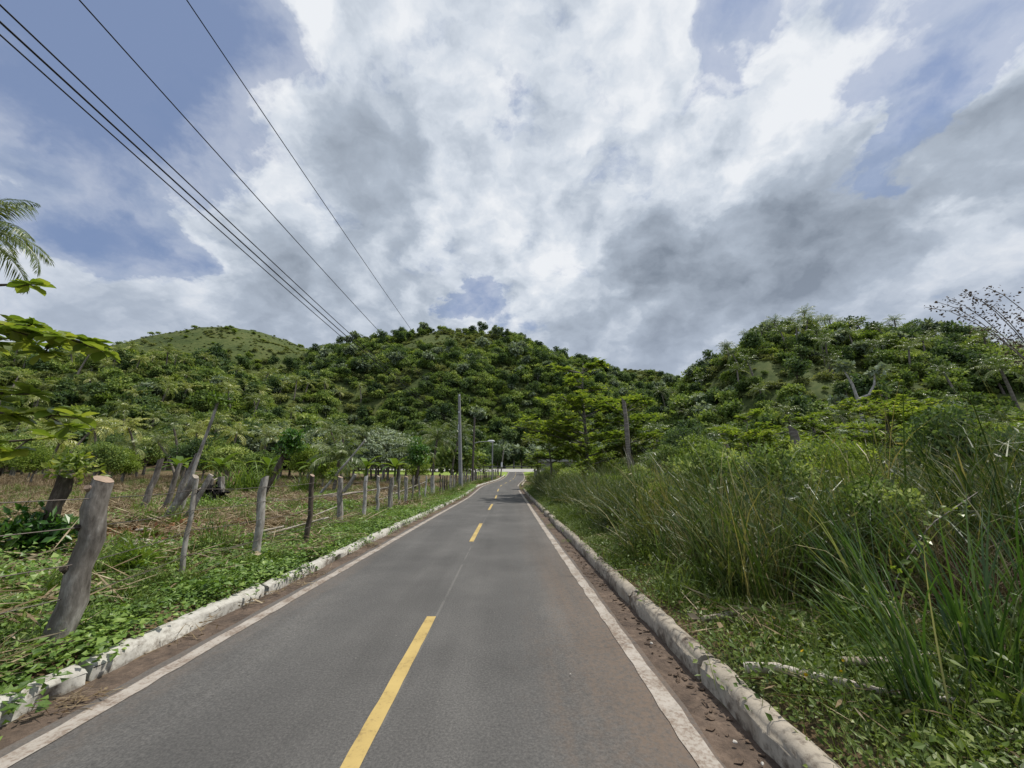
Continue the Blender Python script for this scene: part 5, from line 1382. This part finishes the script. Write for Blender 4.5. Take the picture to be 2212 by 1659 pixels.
# single plants near the camera
for k, (x, y, n, L, w, ln, bd, db_, lab) in enumerate([
        (2.42, 2.62, 75, (.7, 1.35), .012, .30, (.2, 1.6), 2.6, 'dark sword leaved grass clump nearest the bottom right, leaning left'),
        (3.05, 2.80, 60, (.8, 1.5), .014, .2, (.1, 1.2), None, 'upright sword leaved grass clump at the right edge'),
        (2.65, 5.3, 60, (.8, 1.5), .018, .22, (.2, 1.3), None, 'tall sword leaved clump above the pale fallen branch'),
        (2.25, 6.2, 30, (.5, 1.15), .016, .2, (.2, 1.5), None, 'small sword leaved tuft standing close to the right kerb'),
        (3.35, 3.9, 70, (.9, 1.6), .016, .4, (.4, 1.6), 2.2, 'drooping grass clump behind the clump at the bottom right'),
        (3.3, 6.4, 60, (.9, 1.7), .016, .25, (.3, 1.4), None, 'bushy sword leaved clump at the foot of the tall grass'),
        (4.2, 4.6, 80, (1.0, 1.8), .015, .4, (.4, 1.6), 2.9, 'wide arching grass clump deep in the right hand bank'),
        (2.75, 8.6, 40, (.7, 1.4), .016, .22, (.3, 1.4), None, 'light tipped grass tuft leaning over the right kerb'),
        (3.75, 3.05, 60, (.9, 1.7), .014, .25, (.1, 1.3), None, 'tall stiff bladed clump cut by the right edge')]):
    r = np.random.default_rng(760 + k); b = Buf()
    blades(b, r, n, .13, L, w, ln, bd, .5, .28, dirbias=db_)
    blades(b, r, n // 3, .14, (.2, .7), w * .8, .6, (.3, 1.4), .6, .25)
    o = link('grass_clump', b.mesh('grass_clump', M['sword']), None, (x, y, gz(x, y) - .01))
    tag(o, lab, 'grass clump', 'sword leaved grass clumps')
def leafy_vine(label, pts, n, L, seed, mat='almond'):
    r = np.random.default_rng(seed)
    o = thing('climbing_vine', label, 'vine', pts[0], group=None)
    P = np.array(pts) - np.array(pts[0])
    t = np.linspace(0, 1, len(P)); u = np.linspace(0, 1, 14)
    Q = np.stack([np.interp(u, t, P[:, k]) for k in range(3)], -1)
    link('stem', tube(Buf(), Q, .004, 4, r=r).mesh('stem', M['bark']), o)
    b = Buf(); uu = r.random(n); c = np.stack([np.interp(uu, t, P[:, k]) for k in range(3)], -1) + r.normal(0, .03, (n, 3))
    a = r.uniform(0, 6.28, n)
    leaves(b, c, np.stack([np.cos(a), np.sin(a), r.uniform(-.9, .1, n)], -1), np.array([-.3, -.7, .7]) + r.normal(0, .3, (n, 3)), r.uniform(.6, 1.1, n) * L, r.uniform(.6, 1.0, n) * L * .75, np.clip(r.normal(.6, .2, n), 0, .9), fold=.1, curl=.1)
    link('leaves', b.mesh('leaves', M[mat]), o)
leafy_vine('bright heart leaved vine hanging over the grass at the right', [(3.0, 3.5, .2), (3.05, 3.3, .75), (3.5, 3.4, 1.1), (4.2, 3.6, 1.35)], 46, .075, 801)
leafy_vine('pale green vine climbing the clump at the bottom right', [(2.7, 2.7, .05), (2.75, 2.65, .3), (2.72, 2.62, .62)], 22, .065, 802)
leafy_vine('leafy vine over the grass bank beyond the kerb tuft', [(3.1, 6.9, .2), (3.2, 6.8, .9), (3.6, 7.2, 1.3), (3.9, 7.6, 1.5)], 60, .08, 803, 'vine')
# reed with brown seed heads at the right edge
o = thing('tall_reed', 'tall leaning reed with dark brown seed heads at the right edge', 'reed', (7.0, 4.6, gz(7, 4.6)))
r = np.random.default_rng(820); zb = gz(7, 4.6)
for k in range(9):
    bx, by = r.normal(.1, .18), r.normal(0, .18)
    tx = -1.15 + r.normal(0, .18) - (.75, .45, .2, 0, 0, 0, 0, 0, 0)[k] + (.5 if k > 5 else 0); tz = 3.62 + r.normal(0, .14) - (.5 if k > 5 else 0)
    t = np.linspace(0, 1, 12)
    P = np.stack([bx + (tx - bx) * t ** 1.7, by + 0 * t, tz * (1 - (1 - t) ** 1.5) - (.0 if k else .10 * t ** 6)], -1)
    st = link('stem', tube(Buf(), P, np.linspace(.012, .003, 12), 5, r=r).mesh('stem', M['bark']), o)
    n = 120; u = .60 + .40 * r.random(n) ** .9
    c = np.stack([np.interp(u, t, P[:, q]) for q in range(3)], -1) + r.normal(0, 1, (n, 3)) * (.012 + .075 * np.sin((u - .55) / .45 * 3.1))[:, None].clip(.012)
    b = Buf(); leaves(b, c, unit(n, r), unit(n, r), r.uniform(.020, .045, n), r.uniform(.014, .028, n), np.clip(r.normal(.45, .25, n), 0, 1))
    link('seed_head', b.mesh('seed_head', M['seed']), st)['kind'] = 'stuff'
o = thing('cane_stalk', 'pale jointed cane stalk with long leaves at the right edge', 'cane', (5.0, 4.1, gz(5, 4.1)))
b = Buf(); tube(b, [(0, 0, 0), (-.22, 0, .9), (-.42, 0, 1.55)], [.012, .010, .006], 6, r=r); link('stem', b.mesh('stem', M['log']), o)
b = Buf(); blades(b, r, 9, .02, (.5, .9), .03, .25, (.2, 1.6), .7, .2, cen=(-.30, 0, 1.15)); link('leaves', b.mesh('leaves', M['grass_tall']), o)

# fan leaved young plants in the clearing
fx = []
r = np.random.default_rng(840)
for k in range(3):
    b = Buf(); m = 6
    for q in range(m):
        a = r.uniform(0, 6.28); e = r.uniform(.5, 1.3); n = 11
        d = np.array([math.cos(a) * math.cos(e), math.sin(a) * math.cos(e), math.sin(e)])
        s = nrm(np.cross(d, [0, 0, 1.0])); c = d * r.uniform(.12, .25)
        tube(b, [(0, 0, 0), tuple(c)], [.006, .004], 4, cap=False, r=r)
        f = np.linspace(-1.25, 1.25, n)
        ax = np.cos(f)[:, None] * d + np.sin(f)[:, None] * s + r.normal(0, .05, (n, 3))
        leaves(b, np.repeat(c[None], n, 0), ax, np.repeat(np.cross(s, d)[None], n, 0), r.uniform(.22, .34, n), .035, np.clip(r.normal(.5, .15, n), 0, 1), fold=.2, curl=.15)
    fx.append(b.mesh('fan_plant', M['fan']))
FAN = [(-5.9, 6.7, 'fan leaved seedling between the second and third fence posts'), (-5.2, 4.6, 'fan leaved seedling right behind the nearest post'), (-6.6, 5.2, 'fan leaved seedling left of the nearest post'),
       (-7.4, 8.2, 'fan leaved seedling before the leaning trunks'), (-6.2, 9.3, 'fan leaved seedling behind the third fence post'), (-5.3, 5.9, 'fan leaved seedling at the foot of the thin stake'),
       (-5.5, 8.3, 'fan leaved seedling between the third and fourth posts'), (-9.0, 10.8, 'fan leaved seedling by the short leaning trunk'), (-6.9, 11.0, 'fan leaved seedling behind the dark fourth post'), (-8.3, 6.4, 'fan leaved seedling by the leafy stump')]
for k, (x, y, lab) in enumerate(FAN):
    tag(link('fan_plant', fx[k % 3], None, (x, y, gz(x, y)), (0, 0, r.uniform(0, 6)), r.uniform(.75, 1.15)), lab, 'seedling', 'fan leaved seedlings')
# fallen branches and logs
def fallen(x, y, a, L, rad, label, mat='log', bend=.12, pitch=0.0, fork=False, group='fallen branches'):
    r = np.random.default_rng(int(abs(x * 77 + y * 31 + L * 9)))
    o = thing('fallen_branch', label, 'branch', (x, y, gz(x, y) + rad * .9 + (.07 if x > 1.6 else 0)), a, group)
    t = np.linspace(-.5, .5, 8)
    P = np.stack([L * t, bend * L * (t ** 2 - .1) + r.normal(0, .01, 8), L * (t + .5) * math.tan(pitch)], -1)
    P[:, 2] += np.array([gz(x + math.cos(a) * L * q, y + math.sin(a) * L * q) for q in t]) - gz(x, y) if pitch == 0 else 0
    b = Buf(); tube(b, P, rad * np.linspace(1.1, .5, 8) * r.uniform(.75, 1.3, 8), 8, wob=.14, r=r)
    link('limb', b.mesh('limb', M[mat], True), o)
    if fork:
        b = Buf(); tube(b, [P[4], P[4] + [.2 * L, .13 * L, .05 * L], P[4] + [.35 * L, .28 * L, .08 * L]], [rad * .6, rad * .5, rad * .3], 6, cap=False, r=r)
        link('twig', b.mesh('twig', M[mat], True), o)
for x, y, a, L, rad, lab, pt in [
        (-11.5, 21.0, .05, 4.6, .09, 'long pale log lying behind the third and fourth posts', 0), (-9.6, 23.5, .35, 4.2, .06, 'pale pole leaning up in the brush pile', .12),
        (-8.8, 22.4, .30, 4.4, .05, 'second pale pole in the brush pile', .16), (-7.2, 20.2, -.1, 3.0, .08, 'pale log behind the whitish post', 0),
        (-12.5, 23.0, -.4, 2.6, .05, 'forked pale branch before the cane clump', 0), (-6.4, 8.0, .1, 3.4, .07, 'grey log lying behind the thin stake', 0),
        (-7.5, 7.2, .25, 2.4, .045, 'pale branch crossing behind the nearest post', .05), (-5.2, 9.4, .7, 1.8, .03, 'brown stick leaning by the dark fourth post', .2),
        (-5.0, 9.0, .55, 1.5, .025, 'second brown stick leaning by the dark fourth post', .25), (-8.6, 9.4, -.6, 1.6, .035, 'short pale stick among the red dead leaves', .1),
        (-16.5, 21, 1.2, 1.7, .04, 'pale stick standing by the black root mass', .6), (-6.6, 24.5, .5, 2.6, .05, 'grey branch leaning in the far clearing', .35),
        (-8.3, 27.5, -.5, 3.0, .05, 'grey branch lying in the far clearing', .1), (-5.9, 6.0, 2.0, 1.1, .02, 'thin straw coloured stick near the thin stake', .1),
        (-6.0, 12.5, .9, 1.4, .03, 'pale stick behind the forked post', .3), (-10.5, 17.5, .1, 2.2, .05, 'pale branch in front of the leafy ball stump', 0)]:
    fallen(x, y, a, L, rad, lab, pitch=pt, fork=(L > 2.2 and pt == 0))
fallen(2.45, 4.35, .55, 1.5, .027, 'pale knobbly branch lying among herbs right of the kerb', 'log', .22)
fallen(2.25, 2.85, -.42, 1.3, .026, 'grey broken branch near the bottom right beside the kerb', 'log', .22)
fallen(3.15, 3.2, .08, 1.5, .025, 'pale branch behind the sword leaved clump at the right edge', 'log', .22)
fallen(1.33, 4.1, 2.0, .26, .012, 'short white stick on the mud by the right kerb', 'bark_pale', .2)
# pebbles on the verge, flowers
st_ = []
for k in range(3):
    r = np.random.default_rng(870 + k); b = Buf(); v = unit(14, r)
    tube(b, [(-.8, 0, 0), (-.3, .1, .1), (.4, 0, .05), (.8, 0, 0)], [.25, .6, .55, .2], 7, wob=.1, r=r); st_.append(b.mesh('pebble', M['stone'], True))
for k, (x, y, s, lab) in enumerate([(1.28, 2.62, .016, 'white pebble on the mud near the bottom of the right kerb'), (1.33, 2.45, .014, 'tan pebble beside the right kerb bottom'), (1.27, 3.95, .02, 'brown stone on the mud by the white stick'), (.45, 3.4, .008, 'tiny dark pebble on the asphalt')]):
    tag(link('pebble', st_[k % 3], None, (x, y, .004 + s * .2), (0, 0, k), s), lab, 'pebble', 'pebbles by the road')
fb_ = Buf()
for q in range(6):
    a = q * 1.047; leaves(fb_, np.zeros((1, 3)), np.array([[math.cos(a), math.sin(a), .25]]), np.array([[0, 0, 1.0]]), 1.0, .75, np.array([.5 + .1 * q]))
fmesh = fb_.mesh('flower', M['flower'])
for k in range(16):
    x, y = gr_.uniform(1.85, 2.5), gr_.uniform(2.4, 6.5)
    tag(link('flower', fmesh, None, (x, y, gz(x, y) + gr_.uniform(.10, .2)), (gr_.normal(0, .5), gr_.normal(0, .5), k), gr_.uniform(.010, .018)), 'small yellow flower among the herbs by the right kerb', 'flower', 'yellow flowers')
